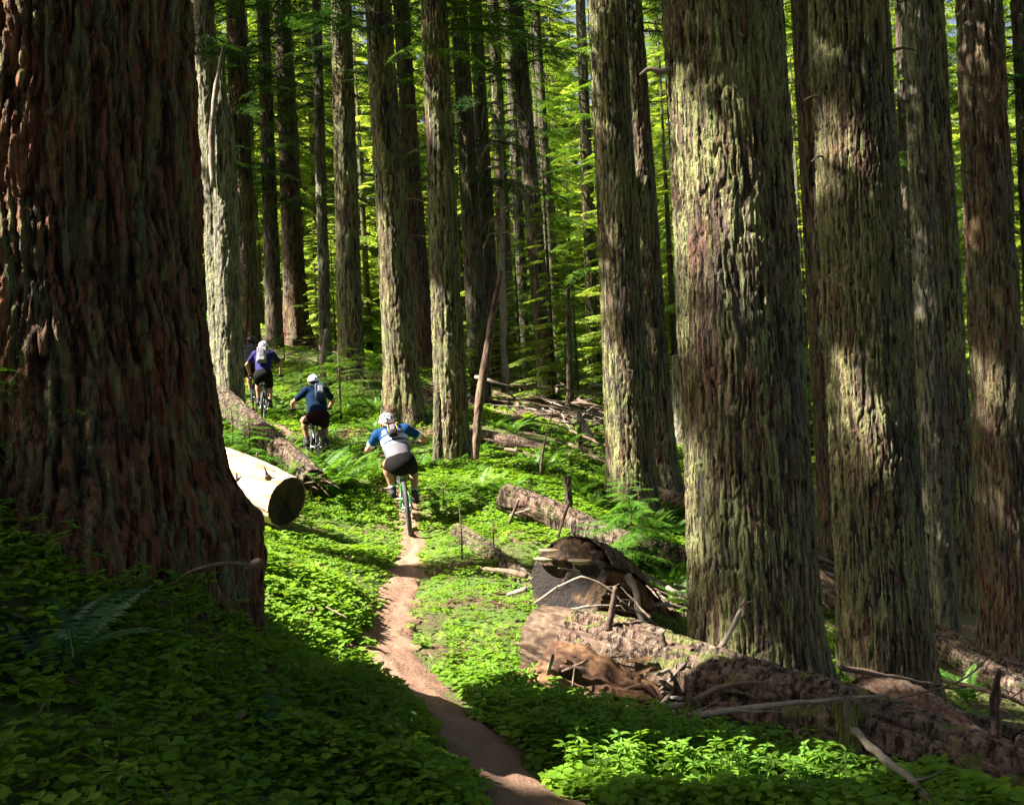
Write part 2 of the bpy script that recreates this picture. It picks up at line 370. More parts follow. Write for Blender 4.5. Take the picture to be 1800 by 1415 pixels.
# brown duff areas without ground cover: (px,py, radius x m, radius y m)
DUFF = [(1000, 720, 3.6, 4.2), (930, 775, 1.2, 1.2), (1330, 1255, .7, 1.0), (1190, 1080, .8, 1.0), (1130, 1160, .5, .5), (1450, 1250, 1.2, 1.6), (1620, 1330, 2.2, 1.5), (1750, 1200, 2.2, 1.6), (1150, 850, 1.4, 1.4),
        (1090, 1090, .4, .6), (720, 700, 1.6, 2.4), (530, 615, 1.6, 3.0), (1250, 900, 2.0, 2.0), (150, 930, .8, .6), (1470, 1000, 1.5, 2.5), (760, 1105, .14, .55), (760, 1150, .12, .4), (880, 975, .3, .4), (630, 1150, .14, .2)]
DUFFW = [(ground_px(a, b), rx, ry) for a, b, rx, ry in DUFF]
def duff(x, y):
    m = np.zeros(np.shape(x))
    nz = noise2(x, y, 0.5, 5) * .5 + noise2(x, y, 1.4, 6) * .5
    for c, rx, ry in DUFFW:
        e = np.sqrt(((x - c[0]) / rx) ** 2 + ((y - c[1]) / ry) ** 2) + (nz - .5) * 0.6
        m = np.maximum(m, 1 - sstep(e, .75, 1.15))
    m = np.maximum(m, sstep(np.asarray(x) - (2.9 + .1 * np.asarray(y)), 0, 1.2) * sstep(nz, .30, .5))
    return m
nr, nc = GX.shape
ii, jj = np.meshgrid(np.arange(nr - 1), np.arange(nc - 1), indexing='ij')
GF = np.stack([ii * nc + jj, ii * nc + jj + 1, (ii + 1) * nc + jj + 1, (ii + 1) * nc + jj], -1).reshape(-1, 4)
m, nt, b = newmat('forest soil')
n1 = noise_node(nt, 30, None, 6, 0.7); n2 = noise_node(nt, 1.6, None, 4, 0.6); n3 = noise_node(nt, 110, (1, .35, 1), 3, 0.6)
c = mix(nt, ramp(nt, n1, .35, .65), (0.045, 0.026, 0.016), (0.17, 0.105, 0.068))
c = mix(nt, ramp(nt, n3, .55, .7), c, (0.27, 0.18, 0.12))
gmask = nt.nodes.new('ShaderNodeMath'); gmask.operation = 'MULTIPLY'; nt.links.new(ramp(nt, n2, .38, .52), gmask.inputs[0]); nt.links.new(attr(nt, 'moss'), gmask.inputs[1])
gcol = mix(nt, ramp(nt, n1, .3, .7), (0.035, 0.075, 0.012), (0.12, 0.19, 0.03))
c = mix(nt, gmask.outputs[0], c, gcol); setc(nt, b, c); b.inputs['Roughness'].default_value = .95; b.inputs['Specular IOR Level'].default_value = .2
bump(nt, b, n1, 1.0, 0.03); M['soil'] = m
me = mesh('ground', np.stack([GX, GY, GZ], -1).reshape(-1, 3), [GF], M['soil'], {'moss': np.clip(1.0 - 0.35 * duff(GX, GY), 0, 1)})
tag(link('ground', me), kind='structure')

# path sheet
m, nt, b = newmat('trodden earth')
n1 = noise_node(nt, 45, None, 6, 0.7); n2 = noise_node(nt, 2.5, None, 3, .5); n3 = noise_node(nt, 160, (1, .5, 1), 2, .6)
c = mix(nt, ramp(nt, n1, .35, .65), (0.17, 0.085, 0.052), (0.30, 0.17, 0.11))
c = mix(nt, ramp(nt, n2, .4, .65), c, mix(nt, .5, c, (0.34, 0.21, 0.14)))
c = mix(nt, ramp(nt, n3, .62, .72), c, (0.10, 0.05, 0.03)); setc(nt, b, c); b.inputs['Roughness'].default_value = .95
bump(nt, b, n1, 1.0, 0.02); M['path'] = m
PT, PWW = resample(PP, PW, 520)
Tn = np.gradient(PT[:, :2], axis=0); Tn = nrm(Tn); Nn = np.stack([Tn[:, 1], -Tn[:, 0]], 1)
us = np.linspace(-1, 1, 25); w_ = PWW[:, None] * (1.0 + 0.30 * (noise2(np.arange(520)[:, None] * .1, np.sign(us)[None] * 3 + 5, .6, 8) - .5) * 2)
PX = PT[:, 0:1] + Nn[:, 0:1] * us[None] * w_; PY = PT[:, 1:2] + Nn[:, 1:2] * us[None] * w_
PZ = terr(PX, PY) - .006 * np.exp(-(us[None] / .25) ** 2) + 0.026 * (1 - np.abs(us[None]) ** 4) * 1.0 + 0.004 + 0.028 * (noise2(PX, PY, .10, 4) - .5) + .014 * (noise2(PX, PY, .035, 6) - .5) * (1 - us[None] ** 2)
# small water-bar ridges across the tread
for (a, b_) in ((715, 1190), (697, 1098), (745, 1225), (706, 1030)):
    q = ground_px(a, b_); d = np.hypot(PX - q[0], (PY - q[1]) * 1.0) * 0 + np.abs(PY - q[1] - .25 * (PX - q[0]))
    PZ += 0.035 * np.exp(-(d / .07) ** 2) * (1 - us[None] ** 4)
n_, k_ = PX.shape; ii, jj = np.meshgrid(np.arange(n_ - 1), np.arange(k_ - 1), indexing='ij')
PF = np.stack([ii * k_ + jj, ii * k_ + jj + 1, (ii + 1) * k_ + jj + 1, (ii + 1) * k_ + jj], -1).reshape(-1, 4)
tag(link('path', mesh('path', np.stack([PX, PY, PZ], -1).reshape(-1, 3), [PF], M['path'])), kind='structure')

# ------------------------------------------------------------------ trunks and logs
def trunk_mesh(name, P, r, cell, mat, lich=0.5, depth=0.02, flare=0, flare_h=.4, lobes=6, seed=0, zstep=1.6, furrow_w=.036, fine_to=None, lich_top=None, lich_range=(0.12, 0.42), oval=1.0, relief=1.0, twist=0.0, burl=0.0, below=0.0):
    """P: axis polyline (base to top), r: radii. Returns mesh with ridge / lich attributes. fine_to = length up to which rows are fine"""
    g = np.random.default_rng(seed + 11)
    P = np.asarray(P, float); r = np.asarray(r, float)
    seg = np.concatenate([[0], np.cumsum(np.linalg.norm(np.diff(P, axis=0), axis=1))]); L = seg[-1]
    fine_to = L if fine_to is None else min(fine_to, L)
    t = np.arange(0, fine_to, cell * zstep)
    if fine_to < L: t = np.concatenate([t, np.linspace(fine_to, L, 24)])
    else: t = np.append(t, L)
    if len(P) > 2:
        k = 200; P2, r2 = resample(P, r, k); s2 = np.concatenate([[0], np.cumsum(np.linalg.norm(np.diff(P2, axis=0), axis=1))]); s2 *= L / s2[-1]
    else: P2, r2, s2 = P, r, seg
    A = np.stack([np.interp(t, s2, P2[:, i]) for i in range(3)], 1); rr = np.interp(t, s2, r2)
    T, Nn_, Bn = frames(A)
    rm = rr[t <= fine_to].mean() if (t <= fine_to).any() else rr.mean()
    n = int(np.clip(2 * math.pi * rm / cell, 20, 640)); th = np.arange(n) * 2 * math.pi / n
    circ = 2 * math.pi * rm
    TT, TH = np.meshgrid(t, th, indexing='ij'); U = TH / (2 * math.pi)
    def per(w): return max(4, int(round(circ / w)))
    def nz(wz, wc, u=U, tt=TT):
        c = per(wc); return samp(g.random((int(L / wz) + 4, c)), tt / wz, u * c)
    warp = (nz(.5, .35) - .5) * 0.10 / circ + (nz(.12, .12) - .5) * .018 / circ + twist * TT / L
    fw = max(furrow_w, 2.6 * cell)
    a1 = np.abs(2 * nz(fw * 10, fw * 1.25, U + warp) - 1); a2 = np.abs(2 * nz(fw * 4.0, fw * .7, U + warp * 1.3) - 1)
    fur = np.minimum(sstep(a1, 0.0, .26), .45 + .55 * sstep(a2, 0.0, .35))
    rough = nz(fw * 1.2, fw * .5)
    fib = nz(max(.16, 9 * cell), max(.014, 2.1 * cell), U + warp); flk = nz(max(.035, 3.5 * cell), max(.018, 2.2 * cell), U + warp)
    big = nz(.9, .5)
    disp = depth * relief * (fur - 1) + depth * .35 * (rough - .5) + max(.008, depth * .35) * (fib - .5) + max(.006, depth * .25) * (flk - .5) + rm * 0.04 * (big - .5)
    if burl: 
        bz = np.exp(-np.clip(TT - below, 0, None) / 1.6); disp = disp + burl * bz * ((nz(.22, .25) - .5) + .6 * (nz(.09, .1) - .5))
    # lichen streaks stamped on the bark, long and narrow
    lm = np.zeros_like(TT)
    rows = (t <= fine_to).sum(); dz = cell * zstep
    area = circ * fine_to
    amount = nz(1.1, .5); wmin = max(.012, 1.1 * cell)
    ns = int(min(area * lich * 260 * min(1, (.016 / (wmin * 1.5)) ** 1.1), 9000))
    ur = circ / n
    for q in range(ns):
        i0 = g.integers(0, rows); j0 = g.integers(0, n)
        if amount[i0, j0] < g.random() * .85: continue
        if lich_top is not None and g.random() > lich_top(t[i0] / fine_to): continue
        ll = g.uniform(*lich_range) * (1 + 1.2 * wmin / .02 * .3); ww = g.uniform(wmin, wmin * 2.3); st = g.uniform(.55, 1)
        di = max(2, int(ll / dz)); dj = max(1, int(ww / ur) + 1)
        I = np.arange(max(0, i0 - di // 2), min(rows, i0 + di - di // 2)); 
        if len(I) < 2: continue
        s_ = (I - I[0]) / (len(I) - 1)
        wd = ww * (.35 + .65 * s_) * np.sqrt(np.clip(1 - s_ ** 6, 0, 1)) * np.clip(s_ * 6 + .2, 0, 1)     # tapers to a hanging tip at the bottom
        wig = np.interp(s_, [0, .5, 1], g.uniform(-1, 1, 3)) * ww * .9
        J = np.arange(-dj - 2, dj + 3)
        pr = 1 - np.abs(J[None] * ur - wig[:, None]) / (wd[:, None] + 1e-6)
        pr = np.clip(pr, 0, 1) ** .6 * st
        jx = (j0 + J) % n; sub = lm[np.ix_(I, jx)]; lm[np.ix_(I, jx)] = np.maximum(sub, pr)
    disp = disp + lm * min(.016, .8 * wmin)
    rad = rr[:, None] + disp
    if flare:
        ph = g.uniform(0, 6.28, 3); lob = .55 + .25 * np.cos(lobes * TH + ph[0]) + .2 * np.cos((lobes // 2 + 1) * TH + ph[1])
        hb = np.clip(TT - below, 0, None); rad = rad + flare * lob * np.exp(-hb / flare_h)
        rad = rad + .25 * flare * np.exp(-hb / (flare_h * 3))
    V = A[:, None] + rad[..., None] * (np.cos(TH)[..., None] * Nn_[:, None] + oval * np.sin(TH)[..., None] * Bn[:, None])
    nr_ = len(t); ii, jj = np.meshgrid(np.arange(nr_ - 1), np.arange(n), indexing='ij')
    F = np.stack([ii * n + jj, ii * n + (jj + 1) % n, (ii + 1) * n + (jj + 1) % n, (ii + 1) * n + jj], -1).reshape(-1, 4)
    V = V.reshape(-1, 3); ridge = np.clip(fur * .75 + (rough - .5) * .3 + (fib - .5) * .6 + (flk - .5) * .5, 0, 1).ravel()
    info = dict(ring0=V[:n].copy(), ring1=V[-n:].copy(), A=A, T=T, N=Nn_, B=Bn, n=n)
    return (V, F, {'ridge': ridge, 'lich': lm.ravel()}, info)
def disc_cap(g, ring, T, bulge=0.0, rough=0.01, rings=14, seed=0, m=0, cav=(), char=()):
    """ragged end face; attributes rad (0 centre..1 rim) and ang"""
    gr = np.random.default_rng(seed); c = ring.mean(0); n = len(ring)
    f = np.linspace(1, 0.0, rings)[:, None, None]; V = c + (ring - c)[None] * f
    V = V + T * (bulge * (1 - f ** 2) + rough * (gr.random((rings, n, 1)) - .5) * (f < .99))
    for cc, rr_, dd in cav:
        q = np.linalg.norm((V - cc) / np.asarray(rr_), axis=-1, keepdims=True); V = V - T * dd * (1 - sstep(q, .55, 1.1)) * (f < .999)
    ii, jj = np.meshgrid(np.arange(rings - 1), np.arange(n), indexing='ij')
    F = np.stack([ii * n + jj, (ii + 1) * n + jj, (ii + 1) * n + (jj + 1) % n, ii * n + (jj + 1) % n], -1).reshape(-1, 4)
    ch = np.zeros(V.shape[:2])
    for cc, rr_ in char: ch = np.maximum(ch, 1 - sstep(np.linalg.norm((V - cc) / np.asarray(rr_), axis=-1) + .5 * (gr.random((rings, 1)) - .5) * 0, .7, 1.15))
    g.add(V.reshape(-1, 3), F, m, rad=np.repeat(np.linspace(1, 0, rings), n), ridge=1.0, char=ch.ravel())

# end grain
def end_mat(name, a, b_, dark, darkamt=(.45, .6), rings=60, rim=False):
    m, nt, b = newmat(name)
    r_ = attr(nt, 'rad'); n2 = noise_node(nt, 5, None, 5, .65, dist=.6)
    ad = nt.nodes.new('ShaderNodeMath'); ad.operation = 'MULTIPLY_ADD'; nt.links.new(n2, ad.inputs[0]); ad.inputs[1].default_value = .12; nt.links.new(r_, ad.inputs[2])
    sn = nt.nodes.new('ShaderNodeMath'); sn.operation = 'MULTIPLY'; nt.links.new(ad.outputs[0], sn.inputs[0]); sn.inputs[1].default_value = rings
    s2 = nt.nodes.new('ShaderNodeMath'); s2.operation = 'SINE'; nt.links.new(sn.outputs[0], s2.inputs[0])
    c = mix(nt, ramp(nt, s2.outputs[0], .2, .8), a, b_); c = mix(nt, ramp(nt, n2, *darkamt), c, dark)
    if rim: c = mix(nt, ramp(nt, r_, .93, .97), c, tuple(min(.5, 3.2 * v) for v in b_))
    c = mix(nt, attr(nt, 'char'), c, (0.010, 0.006, 0.004))  # burnt black together with the shade below the fungi, put into the colour
    setc(nt, b, c); b.inputs['Roughness'].default_value = .9; bump(nt, b, n2, .8, .015); return m
M['end_dark'] = end_mat('shaded dark end grain', (0.030, 0.014, 0.007), (0.065, 0.030, 0.015), (0.008, 0.004, 0.003), (.40, .56), 70, True)  # brown end grain darkened: shade of the sawn face put into its colour
M['end_red'] = end_mat('rotting end grain', (0.085, 0.045, 0.022), (0.16, 0.095, 0.05), (0.012, 0.006, 0.004), (.40, .54), 40)
M['end_grey'] = end_mat('grey end grain', (0.27, 0.22, 0.18), (0.36, 0.30, 0.25), (0.12, 0.08, 0.06), (.55, .7))

# name, label, bottom px, top px at y=0, widths px, distance, material, options
TREES = [
 ('pine_tree', 'giant dark conifer with thick red furrowed bark beside the bare pale log', (128, 1020), (108, 0), 490, 440, 5.5, 'bark_big', dict(lich=.22, depth=.036, furrow_w=.038, flare=.34, flare_h=.22, lich_range=(.12, .45), burl=.05), 'giant'),
 ('pine_tree', 'massive pale-lichened conifer with a bright sunlit patch, rooted right behind the long mossy log', (1335, 1215), (1268, 0), 228, 206, 8.8, 'bark', dict(lich=.68, depth=.024, flare=.18, flare_h=.24), 'big'),
 ('pine_tree', 'tall conifer with yellow moss at its foot, standing above the grooved split log', (1560, 1225), (1490, 0), 158, 136, 11, 'bark', dict(lich=.65, depth=.022, flare=.12, flare_h=.28), 'big'),
 ('pine_tree', 'lichen-covered conifer with pale mottled base behind the little bright hemlock sapling', (1112, 900), (1066, 0), 86, 62, 16, 'bark', dict(lich=.6, depth=.02, flare=.10), 'big'),
 ('pine_tree', 'darker conifer standing close behind the lichen-covered trunk at the bright sapling', (1162, 872), (1108, 0), 62, 40, 19.5, 'bark', dict(lich=.5, depth=.02, flare=.14), 'mid'),
 ('pine_tree', 'conifer trunk with one sunlit pale edge, squeezed between the two thickest mossy trunks', (1465, 988), (1408, 0), 44, 36, 17, 'bark_red', dict(lich=.3, depth=.018, flare=.07), 'mid'),
 ('pine_tree', 'slim grey-green conifer between the yellow-footed trunk and the reddish outermost one', (1660, 1160), (1605, 0), 52, 40, 15, 'bark_grey', dict(lich=.6, depth=.018, flare=.07), 'mid'),
 ('pine_tree', 'dark slim conifer half hidden behind the slim grey-green one', (1698, 1110), (1636, 0), 58, 42, 17.5, 'bark', dict(lich=.6, depth=.018, flare=.08), 'mid'),
 ('pine_tree', 'red-barked conifer with a wide flared foot above the two parallel fallen logs', (1778, 1165), (1720, 0), 100, 76, 14, 'bark_red', dict(lich=.55, depth=.026, furrow_w=.07, flare=.18, flare_h=.35), 'big'),
 ('pine_tree', 'very dark conifer at the extreme edge of the photo beyond the red-barked one', (1850, 1060), (1795, 0), 52, 34, 22, 'bark_dark', dict(lich=.2, flare=.08), 'mid'),
 ('pine_tree', 'shaggy conifer with a wrinkled flared foot just past the lead cyclist in the striped jersey', (797, 822), (762, 0), 60, 44, 18, 'bark', dict(lich=.5, depth=.022, flare=.14, flare_h=.3), 'mid'),
 ('pine_tree', 'straight greenish conifer directly above the striped-jersey cyclist, its foot widely flared', (710, 738), (664, 0), 60, 46, 22, 'bark', dict(lich=.55, depth=.02, flare=.20, flare_h=.5), 'mid'),
 ('pine_tree', 'reddish-brown conifer with dead side twigs behind the straight greenish one', (747, 655), (704, 0), 38, 27, 30, 'bark_red', dict(lich=.1, flare=.15), 'far'),
 ('pine_tree', 'straight speckled grey conifer rising behind the soft green hemlock thicket', (618, 668), (599, 0), 46, 35, 26, 'bark', dict(lich=.6, flare=.05), 'far'),
 ('pine_tree', 'thin conifer with a pale foot behind the hemlock boughs above the cyclist in plain blue', (573, 650), (556, 0), 22, 17, 30, 'bark_grey', dict(lich=.35, flare=.04), 'far'),
 ('pine_tree', 'conifer with a bright orange sunlit foot uphill of the cyclists', (522, 603), (496, 0), 40, 30, 33, 'bark_red', dict(lich=.15, flare=.30, flare_h=.4), 'far'),
 ('pine_tree', 'slender dark conifer just uphill of the cyclist with the grey pack', (483, 610), (462, 0), 30, 22, 32, 'bark_dark', dict(lich=.35, flare=.04), 'far'),
 ('pine_tree', 'rusty-sided conifer right behind the two uppermost cyclists', (437, 618), (413, 0), 44, 33, 29, 'bark_red', dict(lich=.3, flare=.06), 'far'),
 ('pine_tree', 'pale lichen-spotted conifer touching the edge of the giant dark trunk', (394, 694), (357, 0), 40, 38, 19.5, 'bark_grey', dict(lich=.7, flare=.05), 'mid'),
 ('pine_tree', 'dark conifer leaning close to the shaggy one past the lead cyclist', (846, 722), (806, 0), 36, 29, 27, 'bark_dark', dict(lich=.4, flare=.05), 'far'),
 ('pine_tree', 'dark conifer behind the curved dead pole', (872, 705), (835, 0), 30, 22, 31, 'bark_dark', dict(lich=.3, flare=.05), 'far'),
 ('pine_tree', 'pale-sided conifer beside the drooping dead sapling', (897, 697), (866, 0), 30, 20, 33, 'bark', dict(lich=.5, flare=.05), 'far'),
 ('pine_tree', 'black-shadowed slim conifer next to the pale-sided one', (926, 700), (893, 0), 22, 18, 35, 'bark_dark', dict(lich=.1, flare=.04), 'far'),
 ('pine_tree', 'smooth brown conifer rising from the heap of dead branches', (965, 708), (906, 0), 34, 25, 29, 'bark_dark', dict(lich=.5, flare=.08), 'far'),
 ('pine_tree', 'thin conifer seen just left of the lichen-covered trunk at the bright sapling', (1047, 724), (1020, 0), 24, 17, 38, 'bark_dark', dict(lich=.3, flare=.05), 'far'),
 ('pine_tree', 'thin dark conifer in the gap behind the yellow-footed trunk', (1610, 990), (1580, 0), 20, 15, 27, 'bark_dark', dict(lich=.2, flare=.04), 'far'),
]
TR = []
for k, (nm, label, bp, tp, wb, wt, Y, mat, op, size) in enumerate(TREES):
    B0 = at(bp[0], bp[1], Y); T0 = at(tp[0], 0, Y)
    gz = float(terr(B0[0], B0[1])); dirv = nrm(T0 - B0)
    B0 = B0 + dirv * ((gz - B0[2]) / dirv[2])
    r0 = wb / 2 / F0 * Y; r1 = wt / 2 / F0 * Y; Lv = np.linalg.norm(T0 - B0)
    H = {'giant': 34, 'big': 30, 'mid': 26, 'far': 24}[size]
    rtop = max(.06, .25 * r1)
    below = {'giant': 1.3, 'big': .9, 'mid': .7, 'far': .6}[size]
    Pb = np.zeros(3) - dirv * below; Pt = dirv * Lv; Ptt = dirv * Lv + np.array([dirv[0] * .5, 0, 1]) * (H - Lv)
    P = [Pb, Pt, Ptt]; rad = [r0 + (r0 - r1) / Lv * below * 0, r1, rtop]
    cell = max(.0085, Y / 1098 * (.95 if Y < 12 else 1.05))
    root = thing(nm, label, 'tree', B0)
    V, F, A, info = trunk_mesh('trunk', [Pb, Pt], [r0, r1], cell, None, seed=k, fine_to=Lv + below, below=below, **op)
    g = Geo(); g.add(V, F, 0, **A)
    add_tube(g, [Pt - dirv * .02, Pt + (Ptt - Pt) * .5, Ptt], [r1 * .99, (r1 + rtop) / 2, rtop], 20, ridge=.7, lich=.2)
    g.obj('trunk', M[mat], root)
    TR.append(dict(root=root, B=B0, d=dirv, r0=r0, r1=r1, H=H, L=Lv, Y=Y, k=k, size=size))

# unseen trunks added uphill towards the sun, to carry the canopy that shades the slope
OFF = [(-7.2, 2.0), (-6.6, -3.2), (-11.5, 4.2), (-12.5, -1.5), (-13.5, 14.0), (-16.5, 3.2), (-18.5, 8.1), (-17.5, 18.3), (-21.5, 12.7), (-15.5, 22.5), (-23, 2.2), (-3.6, -3.5)]
off_src = None
for q, (x, y) in enumerate(OFF):
    z = float(terr(x, y)); root = thing('pine_tree', 'unseen conifer trunk added uphill to carry the shading canopy', 'tree', (x, y, z), group='unseen conifers added uphill for shade')
    if off_src is None:
        V, F, A, info = trunk_mesh('trunk', [(0, 0, -.6), (0, 0, 8), (0.2, 0, 27)], [.42, .34, .08], .04, None, seed=77, lich=.5, flare=.12, fine_to=8)
        g = Geo(); g.add(V, F, 0, **A); off_src = g.mesh('trunk', M['bark'])
    link('trunk', off_src, root)
    TR.append(dict(root=root, B=np.array([x, y, z]), d=np.array([0, 0, 1.]), r0=.42, r1=.34, H=27, L=8, Y=y, k=100 + q, size='off'))

# ------------------------------------------------------------------ chosen sunlit places: canopy gaps are cut along the sun rays to them
LIT = []   # (world point, radius)
def lit_g(px, py, r): LIT.append((ground_px(px, py), r * 1.35 + .15))
def lit_a(px, py, Y, r): LIT.append((at(px, py, Y), r))
for a in [(560, 1010, .5), (620, 1110, .4), (560, 1150, .25), (600, 1190, .25), (670, 1240, .22), (530, 960, .6), (640, 1000, .5), (700, 1060, .5), (790, 1030, .5), (860, 1090, .45), (760, 960, .7), (640, 910, .8), (740, 900, .8), (820, 880, .8), (900, 960, .8),
          (560, 860, .7), (640, 830, .8), (850, 820, .6), (850, 1040, .6), (820, 1170, .28), (900, 1150, .3), (700, 1150, .25), (640, 1180, .22), (930, 1250, .12), (1130, 1330, .16), (1220, 1350, .14), (1000, 1300, .15), (1300, 1380, .10), (1060, 1340, .08), (1180, 1385, .08), (1420, 1395, .08), (1060, 1010, .25), (1130, 1040, .2),
          (560, 720, .9), (480, 760, .8), (440, 780, .8), (1740, 1240, .2), (640, 760, .7), (700, 800, .6), (520, 600, .9), (430, 700, .5), (930, 770, .6), (1000, 745, .8), (880, 705, .6), (1060, 800, .5), (960, 800, .4), (1160, 1000, .35), (500, 1080, .25), (720, 1220, .22), (760, 1270, .12), (590, 1130, .3), (960, 1180, .25)]:
    lit_g(*a)
for a in [(440, 830, 12.3, .55), (400, 830, 12.6, .5), (490, 840, 12.0, .35), (1250, 320, 8.5, .28), (1285, 395, 8.4, .22), (1230, 240, 8.6, .12), (1325, 450, 8.4, .10), (1225, 400, 8.6, .14), (1415, 420, 17, .4), (1425, 560, 17, .4), (1470, 620, 10.6, .12), (1490, 720, 10.6, .10),
          (350, 200, 19.4, .5), (370, 420, 19.4, .5), (1080, 740, 15.8, .22), (1065, 620, 15.8, .2), (1110, 830, 15.8, .2), (890, 330, 26, .9), (1110, 250, 19.3, .3), (1180, 140, 8.6, .1), (950, 1070, 8.2, .12), (1225, 1170, 6.7, .10), (1090, 1110, 7.2, .12), (900, 880, 13, .5), (695, 790, 15, .6), (460, 640, 25, .6),
          (440, 720, 17, .5), (520, 800, 15, .5), (545, 640, 30, .5), (1110, 950, 11.2, .45), (1110, 930, 12.0, .4)]:
    lit_a(*a)
e1 = nrm(np.cross(S, [0, 0, 1.0])); e2 = np.cross(S, e1)
LU = np.array([(p @ e1, p @ e2, r) for p, r in LIT])
def in_gap(P, pad):
    u = P @ e1; v = P @ e2
    d = np.hypot(u[:, None] - LU[None, :, 0], v[:, None] - LU[None, :, 1]) - LU[None, :, 2]
    return (d < pad).any(1)

# ------------------------------------------------------------------ conifer foliage
def leaf_quads(p, d, n, ln, wd, fold=0.0):
    """rhombic leaves: p base, d direction, n normal -> V (4N,3), F"""
    b = nrm(np.cross(d, n)); ln = np.asarray(ln)[..., None]; wd = np.asarray(wd)[..., None]
    V = np.stack([p, p + d * ln * .45 + b * wd * .5 + n * ln * fold, p + d * ln, p + d * ln * .45 - b * wd * .5 + n * ln * fold], 1)
    k = len(p); F = np.arange(k * 4).reshape(k, 4)
    return V.reshape(-1, 3), F
def bough(L, leaf=.06, lw=.022, sp=.09, lsp=.05, droop=.25, g=rng, spread=.36, ang=55, keep=1.0, tipdroop=.5):
    """flat drooping hemlock spray along +X; returns p,d,n,len,wid,t arrays of leaves and the limb points"""
    t = np.arange(.12, 1.0, sp / L); t = np.repeat(t, 2); side = np.tile([1, -1], len(t) // 2)
    t = np.clip(t + g.normal(0, .02, len(t)), .05, 1)
    bl = L * spread * (1.05 - t) ** .6 * g.uniform(.6, 1.15, len(t)) * np.clip(t * 6, .3, 1)
    a = np.radians(ang) * g.uniform(.75, 1.15, len(t))
    base = np.stack([L * t, 0 * t, -droop * L * t ** 2], 1)
    bd = np.stack([np.cos(a), side * np.sin(a), -.12 - .35 * t * droop * 3], 1); bd = nrm(bd)
    m = int(np.ceil(bl.max() / lsp)); s_ = (np.arange(m) + .5) * lsp
    ok = (s_[None] < bl[:, None]) & (g.random((len(t), m)) < keep)
    I, J = np.nonzero(ok); s2 = s_[J]
    fr = s2 / bl[I]
    p = base[I] + bd[I] * s2[:, None]; p[:, 2] -= tipdroop * .35 * bl[I] * fr ** 2
    out = []
    nn = nrm(np.stack([g.normal(0, .25, len(p)), g.normal(0, .25, len(p)), np.ones(len(p))], 1))
    for sd in (1, -1):
        dd = bd[I]; perp = nrm(np.cross(nn, dd)) * sd
        d2 = nrm(dd * g.uniform(.6, 1.2, (len(p), 1)) + perp * g.uniform(.5, 1.0, (len(p), 1)) + np.array([0, 0, -.15]))
        out.append((p, d2, nn, leaf * (1.1 - .5 * fr) * g.uniform(.7, 1.3, len(p)), np.full(len(p), lw)))
    # terminal leader leaves
    tt = np.arange(.1, 1.02, lsp * .7 / L); pb = np.stack([L * tt, 0 * tt, -droop * L * tt ** 2], 1)
    for sd in (1, -1):
        out.append((pb, nrm(np.stack([np.full(len(tt), .8), np.full(len(tt), .6 * sd), np.full(len(tt), -.2)], 1)), np.tile([0, 0, 1.], (len(tt), 1)), np.full(len(tt), leaf), np.full(len(tt), lw)))
    P_, D_, N_, Ln, Wd = [np.concatenate([o[i] for o in out]) for i in range(5)]
    limb = np.stack([np.linspace(0, L, 6), np.zeros(6), -droop * L * np.linspace(0, 1, 6) ** 2], 1)
    return P_, D_, N_, Ln, Wd, limb
BCACHE = {}
def bough_set(key, n, **kw):
    if key not in BCACHE: BCACHE[key] = [bough(g=np.random.default_rng(i * 13 + 5), **kw) for i in range(n)]
    return BCACHE[key]
def place_bough(g, b, pos, az, pitch, scale=1.0, roll=0.0, tint=None, limb_r=.012, limb_m=1, gr=rng, carve=None):
    P_, D_, N_, Ln, Wd, limb = b
    ca, sa = math.cos(az), math.sin(az); cp_, sp_ = math.cos(pitch), math.sin(pitch); c3, s3 = math.cos(roll), math.sin(roll)
    Rz = np.array([[ca, -sa, 0], [sa, ca, 0], [0, 0, 1]]); Ry = np.array([[cp_, 0, -sp_], [0, 1, 0], [sp_, 0, cp_]]); Rx = np.array([[1, 0, 0], [0, c3, -s3], [0, s3, c3]])
    M_ = Rz @ Ry @ Rx
    if carve is not None:
        W_ = (P_ * scale) @ M_.T + pos + carve; kk = ~in_gap(W_, gr.uniform(.0, .22, (len(W_), 1)))
        P_, D_, N_, Ln, Wd = P_[kk], D_[kk], N_[kk], Ln[kk], Wd[kk]
        if in_gap(((limb * scale) @ M_.T + pos + carve), .12).any(): limb_r = 0
        if not len(P_): return
    V, F = leaf_quads(P_ * scale, D_, N_, Ln * scale, Wd * scale, .04)
    tn = np.repeat(np.clip(gr.normal(.45 if tint is None else tint, .22, len(P_)), 0, 1), 4)
    g.add(V @ M_.T + pos, F, 0, tint=tn)
    if limb_r:
        add_tube(g, (limb * scale) @ M_.T + pos, np.linspace(limb_r, limb_r * .25, len(limb)) * scale, 5, limb_m, ridge=.7)

